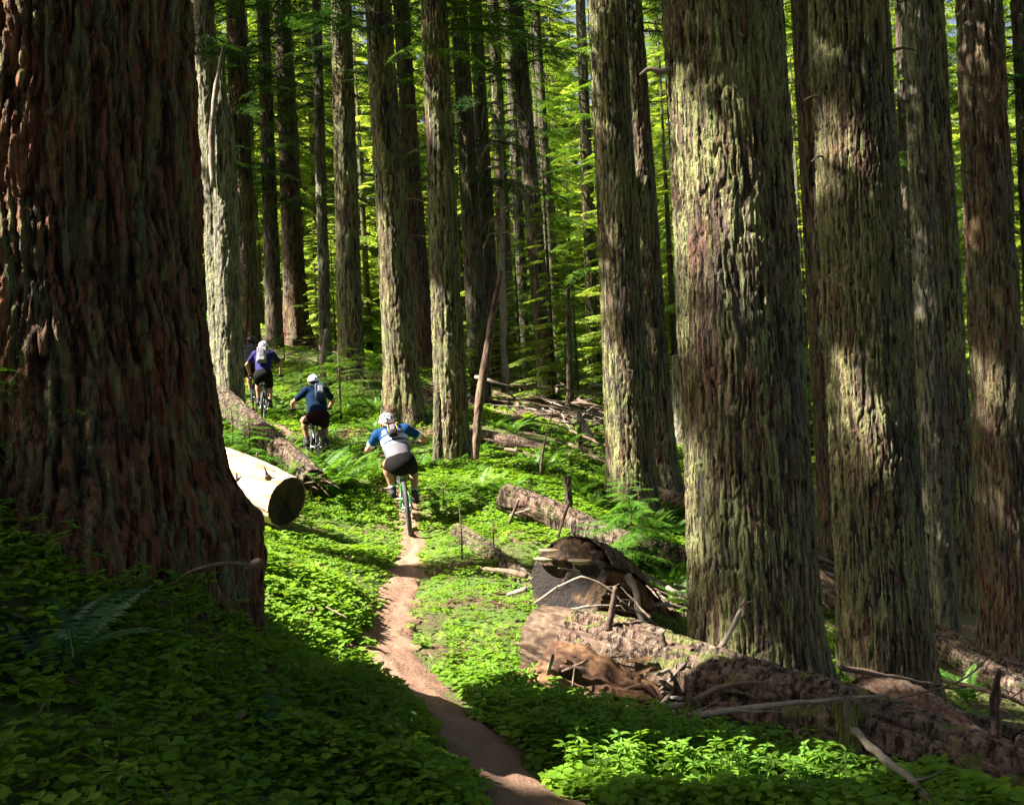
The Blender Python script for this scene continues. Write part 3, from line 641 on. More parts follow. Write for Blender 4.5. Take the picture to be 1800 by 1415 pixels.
# unseen canopy added for shade: boughs on the trunks, gaps cut for chosen sun spots
def build_shade_canopy():
    g = np.random.default_rng(21)
    boughs = [bough(L=1.5, leaf=.26, lw=.10, sp=.20, lsp=.16, droop=.2, g=np.random.default_rng(i), spread=.5) for i in range(4)]
    xs = np.arange(-28, 12, .92); ys = np.arange(-9, 31, .92)
    A, B_ = np.meshgrid(xs, ys); n = A.size
    pts = []
    for layer in range(6):
        x = A.ravel() + g.uniform(-.46, .46, n); y = B_.ravel() + g.uniform(-.46, .46, n)
        base = np.clip(terr0(x, y), -3, 5)
        h = np.maximum(base + g.uniform(7.5, 17, n), np.where(y > 3, .40 * y + 2.5 + g.uniform(0, 3, n), 4.5))
        q = np.stack([x, y, h], 1); u = q @ e1
        if layer > 1: q = q[(u > .3) & (u < 6.0) & (q[:, 0] < -2)]  # extra unseen layers added to deepen the shade on the near left
        pts.append(q)
    pts = np.concatenate(pts)
    pts = pts[~((pts[:, 0] > 3) & (g.random(len(pts)) < .35))]
    TB = np.array([t['B'][:2] for t in TR])
    dist = np.hypot(pts[:, None, 0] - TB[None, :, 0], pts[:, None, 1] - TB[None, :, 1]); j = dist.argmin(1)
    byt = {}
    pts_c = pts.copy()
    keep = ~in_gap(pts_c + np.array([0, 0, -.1]), .25)
    for p, jj_, kk, dd in zip(pts, j, keep, dist.min(1)):
        if kk: byt.setdefault(jj_, []).append((p, dd))
    for jj_, lst in byt.items():
        t = TR[jj_]; gg = Geo(); o = t['B']
        for p, dd in lst:
            ax = t['B'] + t['d'] * ((p[2] - t['B'][2]) / t['d'][2])
            az = math.atan2(p[1] - ax[1], p[0] - ax[0])
            st = p - .6 * np.array([math.cos(az), math.sin(az), 0])
            place_bough(gg, boughs[g.integers(4)], st - o, az + g.normal(0, .3), g.normal(-.1, .15), g.uniform(.8, 1.15), g.normal(0, .2), limb_r=.02, gr=g, carve=o)
            hor = np.hypot(*(st - ax)[:2])
            if hor > .5 and g.random() < .5:
                a0 = ax + np.array([0, 0, -.15 * hor])
                if hor < 6 and not in_gap(np.linspace(a0, st, 40), .10).any():
                    add_tube(gg, [a0 - o, (a0 + st) / 2 - o + [0, 0, .1], st - o], [.05, .035, .02], 5, 1, ridge=.7)
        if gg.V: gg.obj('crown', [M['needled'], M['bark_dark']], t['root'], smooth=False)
build_shade_canopy()

# boughs seen on the middle-distance trees (tops of the picture): (tree index, list of (py, azimuth deg, length))
def add_boughs(ti, items, mat='needle', key='mid', seed=0, limbr=.018):
    t = TR[ti]; g = np.random.default_rng(seed + ti * 7); gg = Geo()
    bs = bough_set(key, 5, L=2.0, leaf=.085, lw=.034, sp=.10, lsp=.062, droop=.28, spread=.38)
    for (py, az, L) in items:
        h = (UPZ_from_py(py, t)); ax = t['d'] * h
        place_bough(gg, bs[g.integers(5)], ax, R(az), g.normal(.0, .12), L / 2.0, g.normal(0, .15), tint=g.uniform(.25, .7), limb_r=limbr, gr=g)
    gg.obj('foliage', [M[mat], M['bark_dark']], t['root'], smooth=False)
def UPZ_from_py(py, t):
    # height along the trunk at which it crosses picture row py
    for h in np.linspace(0, 25, 300):
        _, y = px_of(t['B'] + t['d'] * h)
        if y < py: return h
    return 25
g_ = np.random.default_rng(5)
def rnd_items(n, p0, p1, azs, L0=1.4, L1=2.8, bias=1.0):
    return [(p0 + (p1 - p0) * g_.random() ** bias, azs[g_.integers(len(azs))] + g_.normal(0, 22), g_.uniform(L0, L1)) for _ in range(n)]
ALL = [0, 45, 90, 135, 180, 225, 270, 315]
FR = [180, 210, 240, 270, 300, 330, 0]
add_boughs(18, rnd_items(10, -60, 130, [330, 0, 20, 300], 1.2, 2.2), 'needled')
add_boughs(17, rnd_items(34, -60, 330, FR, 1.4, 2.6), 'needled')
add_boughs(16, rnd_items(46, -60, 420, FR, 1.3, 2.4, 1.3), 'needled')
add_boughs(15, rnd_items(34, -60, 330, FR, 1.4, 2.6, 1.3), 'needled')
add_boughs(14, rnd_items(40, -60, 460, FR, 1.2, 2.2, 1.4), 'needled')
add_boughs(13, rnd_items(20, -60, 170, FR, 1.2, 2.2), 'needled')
add_boughs(12, rnd_items(26, -60, 420, FR + [0, 340], 1.0, 2.0), 'needle')
add_boughs(11, rnd_items(10, -60, 60, FR, 1.0, 1.8), 'needled')
add_boughs(10, rnd_items(7, -50, 110, [0, 330, 300], 1.0, 2.0), 'needle')
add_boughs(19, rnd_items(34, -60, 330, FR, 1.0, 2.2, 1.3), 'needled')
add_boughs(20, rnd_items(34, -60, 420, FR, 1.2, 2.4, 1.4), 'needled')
add_boughs(21, rnd_items(46, -60, 620, FR, 1.0, 2.0), 'needle')
add_boughs(22, rnd_items(40, -60, 560, FR, 1.0, 2.2), 'needle')
add_boughs(23, rnd_items(22, -60, 130, FR, 1.4, 2.4), 'needled')
add_boughs(24, rnd_items(60, -60, 640, FR, 1.4, 2.6), 'needle')
add_boughs(4, rnd_items(8, -60, 60, [330, 0, 20], 1.2, 2.0), 'needle')
add_boughs(25, rnd_items(44, -60, 900, ALL, 1.0, 1.9), 'needle')
add_boughs(9, rnd_items(24, -60, 400, [150, 180, 200, 240], 1.2, 2.2), 'needled')
add_boughs(5, rnd_items(6, -40, 330, [150, 20], .7, 1.2), 'needled')

# ------------------------------------------------------------------ the sunlit forest beyond: whole young conifers
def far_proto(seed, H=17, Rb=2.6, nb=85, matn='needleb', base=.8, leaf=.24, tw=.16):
    g = np.random.default_rng(seed); gg = Geo()
    bs = [bough(L=2.4, leaf=leaf, lw=leaf * .40, sp=.17, lsp=.13, droop=.22, g=np.random.default_rng(seed * 10 + i), spread=.40) for i in range(4)]
    for i in range(nb):
        f = (i + g.random()) / nb; z = base + (H - base) * f ** 1.05
        L = Rb * (1 - f) ** .75 * g.uniform(.55, 1.15) + .35
        place_bough(gg, bs[g.integers(4)], np.array([0, 0, z]), g.uniform(0, 6.28), g.normal(.05, .12), L / 2.4, g.normal(0, .15), tint=g.uniform(.2, .9), limb_r=.02, gr=g)
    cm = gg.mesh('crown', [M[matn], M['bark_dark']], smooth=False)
    V, F, T3 = tube_arr([(0, 0, -.8), (0, 0, H * .5), (0, 0, H)], [tw, tw * .7, .02], 10)
    tm = mesh('trunk', V, [F, T3], M['bark_dark'], {'ridge': np.full(len(V), .7), 'lich': np.full(len(V), .3)})
    return cm, tm
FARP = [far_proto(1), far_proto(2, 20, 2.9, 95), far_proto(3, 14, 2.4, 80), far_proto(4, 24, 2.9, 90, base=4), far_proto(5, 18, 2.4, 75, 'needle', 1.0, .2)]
def far_tree(x, y, p, sc_, rz, label='young conifer with drooping sunlit boughs in the bright forest beyond', group='sunlit conifers in the forest beyond'):
    z = float(terr(x, y)); root = thing('conifer', label, 'tree', (x, y, z), (0, 0, rz), group=group)
    root.scale = (sc_, sc_, sc_)
    link('crown', FARP[p][0], root); link('trunk', FARP[p][1], root)
g = np.random.default_rng(44)
cnt = 0; placed = []
while cnt < 75:
    y = g.uniform(40, 100); x = y * g.uniform(-.56, .56)
    if any(np.hypot(x - a, y - b) < 3.6 + .02 * y for a, b in placed): continue
    placed.append((x, y)); cnt += 1
    p = int(g.integers(5)); far_tree(x, y, p, g.uniform(.85, 1.35), g.uniform(0, 6.28))
# nearer ones in the gaps (photo column, distance, proto, scale)
for px, Y, p, s_ in [(655, 38, 2, .8), (545, 42, 0, .9), (455, 44, 1, .8), (1015, 44, 2, .75), (990, 52, 1, .9), (1190, 34, 2, .8), (1215, 42, 0, .9), (1420, 36, 0, .8), (1600, 36, 1, .8), (1690, 40, 2, .9), (1570, 44, 1, .9), (1790, 34, 0, .9), (880, 42, 0, .9), (820, 44, 2, .9), (330, 46, 1, 1), (740, 46, 0, 1.0), (940, 47, 0, .8),
                     (1650, 30, 2, .7), (1450, 46, 1, 1.0), (1140, 47, 0, 1.0), (1070, 50, 1, 1.0), (590, 50, 0, 1.), (680, 52, 1, 1.), (1500, 56, 1, 1.2), (1580, 62, 1, 1.3), (1660, 52, 3, 1.1), (1720, 60, 1, 1.2), (1780, 50, 1, 1.1), (1440, 60, 3, 1.2), (1000, 66, 3, 1.2), (960, 58, 1, 1.2), (1060, 62, 3, 1.1), (1190, 58, 3, 1.1)]:
    x = at(px, 700, Y)[0]; far_tree(x, Y, p, s_, px)
g = np.random.default_rng(45)
for q in range(120):
    y = g.uniform(88, 125); far_tree(y * g.uniform(-.55, .56), y, int(g.choice([1, 3, 3, 0])), g.uniform(1.3, 1.9) if q % 2 else g.uniform(2.2, 2.9), g.uniform(0, 6.28))
# dark straight trunks in the forest beyond
dk_cm = None
TM = None
g = np.random.default_rng(9); n_ = 0
for q in range(34):
    y = g.uniform(38, 80); x = y * g.uniform(-.50, .50); z = float(terr(x, y)); r_ = g.uniform(.14, .32)
    root = thing('pine_tree', 'dark bare conifer trunk among the sunlit conifers beyond', 'tree', (x, y, z), (g.normal(0, .01), g.normal(0, .015), g.uniform(0, 6)), group='dark trunks in the forest beyond')
    root.scale = (r_ / .22, r_ / .22, 1)
    if TM is None:
        V, F, A, info = trunk_mesh('trunk', [(0, 0, -1), (0, 0, 26)], [.26, .10], .06, None, seed=301, lich=.3, flare=.08)
        gg = Geo(); gg.add(V, F, 0, **A); TM = gg.mesh('trunk', M['bark_dark'])
        gg = Geo(); bs = bough_set('mid', 5, L=2.0)
        for i in range(60):
            place_bough(gg, bs[g.integers(5)], np.array([0, 0, g.uniform(5, 25)]), g.uniform(0, 6.28), 0, g.uniform(.8, 1.5), tint=.4, limb_r=.02)
        CM = gg.mesh('crown', [M['needle'], M['bark_dark']], smooth=False)
    link('trunk', TM, root); link('crown', CM, root)

# ------------------------------------------------------------------ ground cover
TRB = np.array([t['B'][:2] for t in TR]); TRR = np.array([t['r0'] + .05 for t in TR])
def free_of_trunks(x, y, pad=0.0):
    d = np.hypot(x[:, None] - TRB[None, :, 0], y[:, None] - TRB[None, :, 1]) - TRR[None]
    return (d > pad).all(1)
def rots(g, n, tilt=.35, yaw=None):
    az = g.uniform(0, 2 * math.pi, n) if yaw is None else yaw
    nrmv = nrm(np.stack([g.normal(0, tilt, n), g.normal(0, tilt, n), np.ones(n)], 1))
    x = np.stack([np.cos(az), np.sin(az), np.zeros(n)], 1); x = nrm(x - nrmv * (x * nrmv).sum(1, keepdims=True)); y = np.cross(nrmv, x)
    return np.stack([x, y, nrmv], 2)      # columns
def instance(T, F, pos, Rm, sc_):
    V = np.einsum('nij,kj->nki', Rm, T) * sc_[:, None, None] + pos[:, None]
    k = len(T); FF = (F[None] + (np.arange(len(pos)) * k)[:, None, None]).reshape(-1, F.shape[1])
    return V.reshape(-1, 3), FF
def trefoil(detail, n=3):
    V = []; F = []
    for i in range(n):
        a = i * 2 * math.pi / n
        if detail: L = [(0.04, 0, 0), (.45, .40, .07), (.98, .34, -.05), (.90, 0, -.10), (.98, -.34, -.05), (.45, -.40, .07)]; f = [(0, 3, 2, 1), (0, 5, 4, 3)]
        else: L = [(0, 0, 0), (.6, .42, 0), (1, 0, -.1), (.6, -.42, 0)]; f = [(0, 3, 2, 1)]
        k = len(V)
        for x, y, z in L: V.append((x * math.cos(a) - y * math.sin(a), x * math.sin(a) + y * math.cos(a), z))
        F += [tuple(k + q for q in ff) for ff in f]
    return np.array(V), np.array(F)
def herb_leaf():
    # whorl of pointed oval leaflets on a short stem
    V = []; F = []; g = np.random.default_rng(2)
    for i in range(7):
        a = i * 2.4; h = -.25 * (i // 3) ; pit = .1 * (i % 3)
        L = [(0.08, 0, 0), (.35, .19, .05), (.72, .17, .03), (1.08, 0, -.14), (.72, -.17, .03), (.35, -.19, .05)]
        k = len(V)
        for x, y, z in L: V.append((x * math.cos(a) - y * math.sin(a), x * math.sin(a) + y * math.cos(a), z + h + pit * x))
        F += [(k, k + 3, k + 2, k + 1), (k, k + 5, k + 4, k + 3)]
    return np.array(V), np.array(F)
g = np.random.default_rng(101); G1 = Geo()
BANDS = [(1.6, 3, 560, .046), (3, 4, 740, .044), (4, 7, 860, .044), (7, 11, 760, .044), (11, 16, 430, .056), (16, 24, 230, .068), (24, 42, 70, .10)]
cover_pts = []
for (ya, yb, dens, sz) in BANDS:
    n = int(dens * (yb - ya) * ((ya + yb) * .56 + 2.2)); y = g.uniform(ya, yb, n); x = g.uniform(-1, 1, n) * (.56 * y + 1.1)
    d, wd = path_d(x, y)
    dm = duff(x, y); clump = noise2(x, y, .35, 11); cl2 = noise2(x, y, 1.6, 12)
    keep = (d > wd * (.95 + .5 * (noise2(x, y, .16, 14) - .4))) & free_of_trunks(x, y) & (g.random(n) > dm * .965) & (g.random(n) < .6 + clump)
    keep &= ~((cl2 < .22) & (g.random(n) < .7))
    x, y, clump, cl2, dm = x[keep], y[keep], clump[keep], cl2[keep], dm[keep]; n = len(x)
    edge = sstep(path_d(x, y)[0], .12, .5)
    hh = (.02 + .13 * clump * (.4 + .6 * edge)) * g.uniform(.5, 1.15, n) * (1 + .8 * (cl2 - .4))
    z = terr(x, y) + hh
    pos = np.stack([x, y, z], 1); s_ = sz * g.uniform(.55, 1.35, n) * (.75 + .5 * cl2)
    T_, F_ = trefoil(yb <= 16)
    V, F = instance(T_, F_, pos, rots(g, n, .24), s_)
    tint = np.clip(g.normal(.42, .24, n) + (noise2(x, y, .8, 15) - .5) * .6, 0, .97)
    G1.add(V, F, 0, tint=np.repeat(tint, len(T_)))
    cover_pts.append(pos)
tag(G1.obj('ground_cover', M['cover'], smooth=False), kind='stuff')

# broad-leaved herbs standing above the clover
g = np.random.default_rng(103); G2 = Geo(); T_, F_ = herb_leaf()
HP = [(1150, 1330, .75, 330), (1000, 1290, .35, 60), (1300, 1370, .6, 240), (900, 1240, .35, 40), (960, 1180, .4, 40), (430, 850, 1.2, 130), (620, 850, 1.1, 130), (600, 900, 1.0, 90), (1060, 1350, .4, 60), (250, 1050, .7, 25), (60, 1060, .5, 14), (560, 1240, .5, 20), (700, 840, 1.2, 90), (500, 1000, .6, 40), (80, 1330, .6, 16), (330, 1180, .6, 20), (660, 780, 1.6, 120)]
for a, b_, rr, n in HP:
    c = ground_px(a, b_); x = c[0] + g.normal(0, rr * .55, n); y = c[1] + g.normal(0, rr * .5, n)
    d, wd = path_d(x, y); k = (d > wd + .08) & free_of_trunks(x, y, .05); x, y = x[k], y[k]; n = len(x)
    if not n: continue
    sz = g.uniform(.038, .066, n); h = g.uniform(.10, .24, n); pos = np.stack([x, y, terr(x, y) + h], 1)
    V, F = instance(T_, F_, pos, rots(g, n, .22), sz); G2.add(V, F, 0, tint=np.repeat(np.clip(g.normal(.55, .2, n), 0, .95), len(T_)))
    for p, hh in zip(pos, h):
        V, F, T3 = tube_arr([p - [0, 0, hh], p + [0.004, 0, -hh * .5], p], [.003, .0025, .002], 4, cap=False); G2.add(V, F, 0, tint=.2)
tag(G2.obj('leafy_herbs', M['herb'], smooth=False), kind='stuff')

# litter: twigs, bark flakes, dead needles clumps
g = np.random.default_rng(105); G3 = Geo()
n = 60000; y = g.uniform(2.2, 30, n) ** 1.0; x = g.uniform(-1, 1, n) * (.54 * y + .8)
d, wd = path_d(x, y); dm = duff(x, y)
pr = dm * .9 + .35 * np.exp(-((d - wd * 1.15) / .10) ** 2) + .05 + .10 * (d < wd)
k = (g.random(n) < pr * np.clip(9 / y, .25, 1)) & free_of_trunks(x, y); x, y = x[k], y[k]; n = len(x)
ln = g.uniform(.02, .13, n) * np.clip(y / 7, .7, 2.2); wd_ = g.uniform(.003, .012, n) * np.clip(y / 7, .8, 2.5)
p = np.stack([x, y, terr(x, y) + .012 + .01 * g.random(n)], 1); Rm = rots(g, n, .35)
V, F = leaf_quads(p, Rm[:, :, 0], Rm[:, :, 2], ln, wd_, .12); G3.add(V, F, 0, ridge=np.repeat(g.random(n) * .8 + .2, 4))
n = 5200; y = g.uniform(2.2, 18, n); x = g.uniform(-1, 1, n) * (.54 * y + .8); d, wd = path_d(x, y); k = (d > wd * 1.1) & free_of_trunks(x, y) & (g.random(n) < np.clip(7 / y, .3, 1)); x, y = x[k], y[k]; n = len(x)
cl_ = noise2(x, y, .35, 11); p = np.stack([x, y, terr(x, y) + .03 + .12 * cl_ * g.uniform(.5, 1.1, n)], 1); Rm = rots(g, n, .5); lv = g.random(n) < .4
V, F = leaf_quads(p, Rm[:, :, 0], Rm[:, :, 2], np.where(lv, g.uniform(.03, .06, n), g.uniform(.06, .22, n)), np.where(lv, g.uniform(.02, .035, n), g.uniform(.003, .006, n)) * np.clip(y / 8, 1, 2), .15); G3.add(V, F, 0, ridge=np.repeat(g.random(n) * .4 + .6, 4))
tag(G3.obj('forest_litter', M['stickb'], smooth=False), kind='stuff')

# ------------------------------------------------------------------ ferns
def frond_arr(L, pairs=30, wid=.15, lw=.030, arch=.9, rise=65, g=rng):
    t = np.linspace(0, 1, 30); ang = R(rise) - arch * t * 1.35
    dx = np.cos(ang); dz = np.sin(ang); x = np.concatenate([[0], np.cumsum((dx[1:] + dx[:-1]) / 2)]) / 29 * L; z = np.concatenate([[0], np.cumsum((dz[1:] + dz[:-1]) / 2)]) / 29 * L
    y = .04 * L * np.sin(t * 3 + g.uniform(0, 6)) * t
    P_ = np.stack([x, y, z], 1); tt = np.linspace(.12, .99, pairs); PB = np.stack([np.interp(tt, t, P_[:, i]) for i in range(3)], 1)
    T_ = nrm(np.gradient(PB, axis=0)); side = nrm(np.cross(T_, [0, 0, 1.0])); up = np.cross(side, T_)
    out = []; prof = np.sin(np.clip(tt * 1.05 + .12, 0, 1) * math.pi) ** .6 * wid * L
    for sd in (1, -1):
        d_ = nrm(side * sd + T_ * .30 - np.array([0, 0, .22]) + g.normal(0, .05, (pairs, 3)))
        out.append(leaf_quads(PB, d_, up, prof * g.uniform(.85, 1.1, pairs), np.full(pairs, lw * L), .03))
    return out, P_
def frond_geo(L, **kw):
    gg = Geo(); out, P_ = frond_arr(L, **kw)
    for V, F in out: gg.add(V, F, 0, tint=np.repeat(rng.uniform(.2, .8, len(F)), 4))
    V, F, T3 = tube_arr(P_, np.linspace(.005, .0015, len(P_)) * L / .7, 5, cap=False); gg.add(V, F, 0, tint=.1)
    return gg
FM = {}
for mk_ in ('fern', 'fernl', 'fernd'):
    FM[mk_] = [frond_geo(1.0, g=np.random.default_rng(i), rise=62 + 6 * (i % 3), arch=.75 + .25 * (i % 3)).mesh('frond', M[mk_], smooth=False) for i in range(4)]
def fern(px, py, label, L=.6, n=11, mat='fern', group=None, loc=None, arcs=None, tilt=0):
    p = ground_px(px, py) if loc is None else np.asarray(loc); g = np.random.default_rng(int(abs(px * 7 + py)))
    root = thing('fern', label, 'fern', p, (tilt, 0, 0), group=group)
    for i in range(n):
        o = link('frond', FM[mat][int(g.integers(4))], root); s_ = L * g.uniform(.75, 1.15)
        az = (i + g.uniform(-.3, .3)) / n * 2 * math.pi if arcs is None else R(arcs[i % len(arcs)])
        o.scale = (s_, s_, s_ * g.uniform(.8, 1.1)); o.rotation_euler = (0, g.uniform(-.15, .3), az)
    return root
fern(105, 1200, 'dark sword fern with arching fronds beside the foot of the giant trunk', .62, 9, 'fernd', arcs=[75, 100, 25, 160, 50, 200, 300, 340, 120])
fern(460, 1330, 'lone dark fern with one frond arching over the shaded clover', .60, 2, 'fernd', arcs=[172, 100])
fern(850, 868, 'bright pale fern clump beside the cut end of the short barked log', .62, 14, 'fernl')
fern(808, 830, 'fern with curling fronds at the foot of the shaggy conifer', .50, 9, 'fern')
fern(478, 735, 'arching fern clump in front of the cyclist with the grey pack', .75, 14, 'fern')
fern(1700, 1240, 'upright green fern beside the slim grey-green conifer', .70, 9, 'fern')
fern(1185, 1015, 'fern between the bright hemlock sapling and the thickest mossy trunk', .6, 11, 'fern')
fern(560, 850, 'fern half hiding the feet of the cyclist in plain navy', .8, 15, 'fern')
fern(595, 842, 'second fern beside the feet of the cyclist in plain navy', .75, 13, 'fern')
fern(530, 838, 'fern with long fronds growing between the barked log and the cyclist in plain navy', .8, 14, 'fern')
fern(575, 872, 'low fern in front of the cyclist in plain navy', .9, 15, 'fern')
fern(548, 864, 'tall fern in front of the bike of the cyclist in plain navy', 1.0, 15, 'fern')
fern(600, 862, 'tall fern just downhill of the cyclist in plain navy', .95, 14, 'fern')
fern(660, 770, 'fern clump just uphill of the cyclist in the striped jersey', .7, 12, 'fern')
g = np.random.default_rng(61)
FZ = [(640, 740, 1.8, 22), (590, 720, 1.5, 10), (450, 800, 1.2, 12), (620, 790, 1.2, 10), (980, 850, 1.8, 14), (1080, 880, 1.6, 10), (900, 800, 1.5, 10), (1190, 950, 1.2, 9), (760, 830, .6, 5), (430, 745, 1.0, 7), (1220, 1060, .5, 4), (1000, 780, 2.0, 7), (520, 700, 1.6, 8), (400, 870, .8, 5), (1130, 905, 1.0, 5), (640, 660, 2.5, 8)]
for a, b_, rr, n in FZ:
    c = ground_px(a, b_)
    for i in range(n):
        x, y = c[0] + g.normal(0, rr * .6), c[1] + g.normal(0, rr * .7); d, wd = path_d(np.array([x]), np.array([y]))
        if d[0] < .35 or not free_of_trunks(np.array([x]), np.array([y]), .1)[0]: continue
        fern(x * 100, y * 100, 'mid green fern among the undergrowth on the slope', g.uniform(.35, .65), int(g.integers(7, 12)), 'fern', 'ferns in the undergrowth of the slope', (x, y, float(terr(x, y))))

# ------------------------------------------------------------------ saplings
def sapling(px, py, label, h, w_, n=26, mat='sap', leaf=.034, key='sap', group=None, tint=.6, lw=.016, sp=.05, lsp=.032):
    p = ground_px(px, py); g = np.random.default_rng(int(abs(px + py))); root = thing('hemlock_sapling', label, 'sapling', p, group=group)
    bs = bough_set(key, 4, L=1.0, leaf=leaf, lw=lw, sp=sp, lsp=lsp, droop=.18, spread=.42)
    gg = Geo()
    for i in range(n):
        f = (i + .5) / n; z = h * (.12 + .86 * f); L = w_ * (1 - f) ** .6 * g.uniform(.6, 1.1) + .06
        place_bough(gg, bs[g.integers(4)], np.array([0, 0, z]), g.uniform(0, 6.28), g.normal(.08, .1), L, g.normal(0, .12), tint=np.clip(g.normal(tint, .15), 0, .9), limb_r=.008, gr=g)
    gg.obj('foliage', [M[mat], M['stickd']], root, smooth=False)
    V, F, T3 = tube_arr([(0, 0, -.1), (.01, 0, h * .5), (0, 0, h)], [.012 * h + .006, .01 * h + .003, .003], 7)
    link('trunk', mesh('trunk', V, [F, T3], M['stickd'], {'ridge': np.full(len(V), .7)}), root)
sapling(1112, 1010, 'bright green hemlock sapling with layered sprays beside the thickest mossy trunk', 1.1, .72, 60, leaf=.042, key='sapb')
sapling(812, 985, 'small thin hemlock sapling in the clover beside the path', .55, .22, 18)
sapling(868, 985, 'low bushy hemlock sapling over the old half-buried log', .42, .28, 18)
sapling(780, 905, 'tiny hemlock sapling in the sunlit clover right of the lead cyclist', .45, .14, 12)
for a, b_, h, w_, lb in [(600, 745, 1.7, 1.25, 'broad soft hemlock sapling uphill of the cyclist in plain blue'), (560, 660, 1.3, 1.0, 'hemlock sapling with pale tips below the orange-footed conifer'), (640, 715, 1.2, 1.0, 'dark hemlock sapling at the foot of the straight speckled conifer'),
                       (530, 690, 1.0, .9, 'low hemlock sapling between the two rearmost cyclists'), (500, 640, .9, .9, 'low hemlock sapling just uphill of the cyclist with the grey pack'), (440, 830, .75, .65, 'fresh green hemlock sapling between the barked log and the bare pale log'),
                       (410, 800, .8, .6, 'hemlock sapling growing over the long barked log by the giant trunk'), (30, 880, .7, .6, 'dark hemlock sapling at the foot of the giant trunk')]:
    near = b_ > 780
    sapling(a, b_, lb, h, w_, 30, 'sap' if near else 'needle', .034 if near else .055, 'sap' if near else 'sapf', tint=.55, lw=.016 if near else .024, sp=.05 if near else .07, lsp=.032 if near else .045)
g = np.random.default_rng(77)
for q in range(46):
    y = g.uniform(26, 42); x = y * g.uniform(-.22, .5)
    if not free_of_trunks(np.array([x]), np.array([y]), .3)[0]: continue
    z = float(terr(x, y)); root = thing('conifer', 'low young conifer filling the edge of the bright forest', 'tree', (x, y, z), (0, 0, q), group='low young conifers along the crest'); s_ = g.uniform(.16, .34) if y < 34 else g.uniform(.25, .5)
    root.scale = (s_ * 1.2, s_ * 1.2, s_); link('crown', FARP[q % 3][0], root); link('trunk', FARP[q % 3][1], root)

# ------------------------------------------------------------------ fallen logs
def log(name, label, pts, r, mat, cell=None, seed=0, caps=('', ''), cat='log', capname='cut_face', lich=.15, depth=.015, partname='log_body', furrow=.05, drop=None, cav=(), char=(), **kw):
    P = np.array([at(*p) for p in pts]) if len(pts[0]) == 3 else np.asarray(pts)
    Y = min(p[1] for p in P); cell = cell or max(.008, Y / 1098)
    root = thing(name, label, cat, P[0])
    V, F, A, info = trunk_mesh(partname, P - P[0], r, cell, None, seed=seed + 400, lich=lich, depth=depth, furrow_w=furrow, zstep=1.3, **kw)
    gg = Geo(); gg.add(V, F, 0, **A); gg.obj(partname, M[mat], root)
    for q, mk_ in enumerate(caps):
        if not mk_: continue
        ring = info['ring0'] if q == 0 else info['ring1']; T = -info['T'][0] if q == 0 else info['T'][-1]
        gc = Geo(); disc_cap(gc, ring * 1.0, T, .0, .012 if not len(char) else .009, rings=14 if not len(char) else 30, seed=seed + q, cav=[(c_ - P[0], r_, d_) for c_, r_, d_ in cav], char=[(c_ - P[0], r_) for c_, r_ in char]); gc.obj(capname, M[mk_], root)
    return root, P, info
def stick_mesh(P, r, mat, n=8, seed=0, wob=.03, steps=14, name='branch', ridge=.8):
    g = np.random.default_rng(seed); P = np.asarray(P, float)
    Q, q = resample(P, np.broadcast_to(r, (len(P),)), steps); L = np.linalg.norm(P[-1] - P[0])
    Q[1:-1] += g.normal(0, wob * L / steps * 1.2, (steps - 2, 3)); q = q * g.uniform(.85, 1.15, steps)
    V, F, T3 = tube_arr(Q, q, n); V = V + g.normal(0, np.mean(q) * .05, V.shape)
    return V, F, T3
def stick(label, pts, r, mat='stickb', seed=0, group=None, name='fallen_branch', cat='branch', twigs=0, wob=.03):
    P = np.array([at(*p) for p in pts]) if not isinstance(pts, np.ndarray) else pts
    V, F, T3 = stick_mesh(P - P[0], r, mat, seed=seed, wob=wob)
    gg = Geo(); gg.add(V, F, 0, ridge=.8); gg.F3.append(T3); gg.M3.append(np.zeros(len(T3), int))
    g = np.random.default_rng(seed + 9); L = np.linalg.norm(P[-1] - P[0])
    if twigs:
        root = thing(name, label, cat, P[0], group=group)
        gg.obj('stem', M[mat], root)
        Q, q = resample(P - P[0], np.broadcast_to(r, (len(P),)), 30)
        for i in range(twigs):
            a = Q[int(g.integers(6, 29))]; d = nrm(nrm(P[-1] - P[0]) + g.normal(0, .8, 3)); l = L * g.uniform(.12, .3)
            V, F, T3 = stick_mesh([a, a + d * l * .5 + g.normal(0, .01, 3), a + d * l], [np.mean(r) * .45, np.mean(r) * .3, np.mean(r) * .1], mat, 6, seed + i, steps=7)
            link('twig', mesh('twig', V, [F, T3], M[mat], {'ridge': np.full(len(V), .8)}), root)
        return root
    o = gg.obj(name, M[mat]); o.location = Vector([float(a) for a in P[0]]); return tag(o, label, cat, group)

# bare pale log with the dark sawn end
rt, P, info = log('cut_log', 'thick bare pale log without bark, its dark sawn end facing the path', [(505, 882, 12.0), (445, 858, 12.28), (385, 838, 12.6), (250, 790, 13.5)], [.285, .315, .345, .38], 'bare', seed=1, lich=0, depth=.006, furrow=.22, caps=('end_dark', ''), oval=1.0)
def bumpy(root, c, r, mat, name, seed=0):
    g = np.random.default_rng(seed); u = np.linspace(0, math.pi, 9); v = np.linspace(0, 2 * math.pi, 12, endpoint=False); U, V_ = np.meshgrid(u, v, indexing='ij')
    P_ = np.stack([np.sin(U) * np.cos(V_) * r[0], np.sin(U) * np.sin(V_) * r[1], np.cos(U) * r[2]], -1) * g.uniform(.8, 1.2, (9, 12, 1)); ii, jj = np.meshgrid(np.arange(8), np.arange(12), indexing='ij')
    F = np.stack([ii * 12 + jj, (ii + 1) * 12 + jj, (ii + 1) * 12 + (jj + 1) % 12, ii * 12 + (jj + 1) % 12], -1).reshape(-1, 4)
    return link(name, mesh(name, P_.reshape(-1, 3) + c, [F], M[mat], {'ridge': np.full(108, .9)}), root)
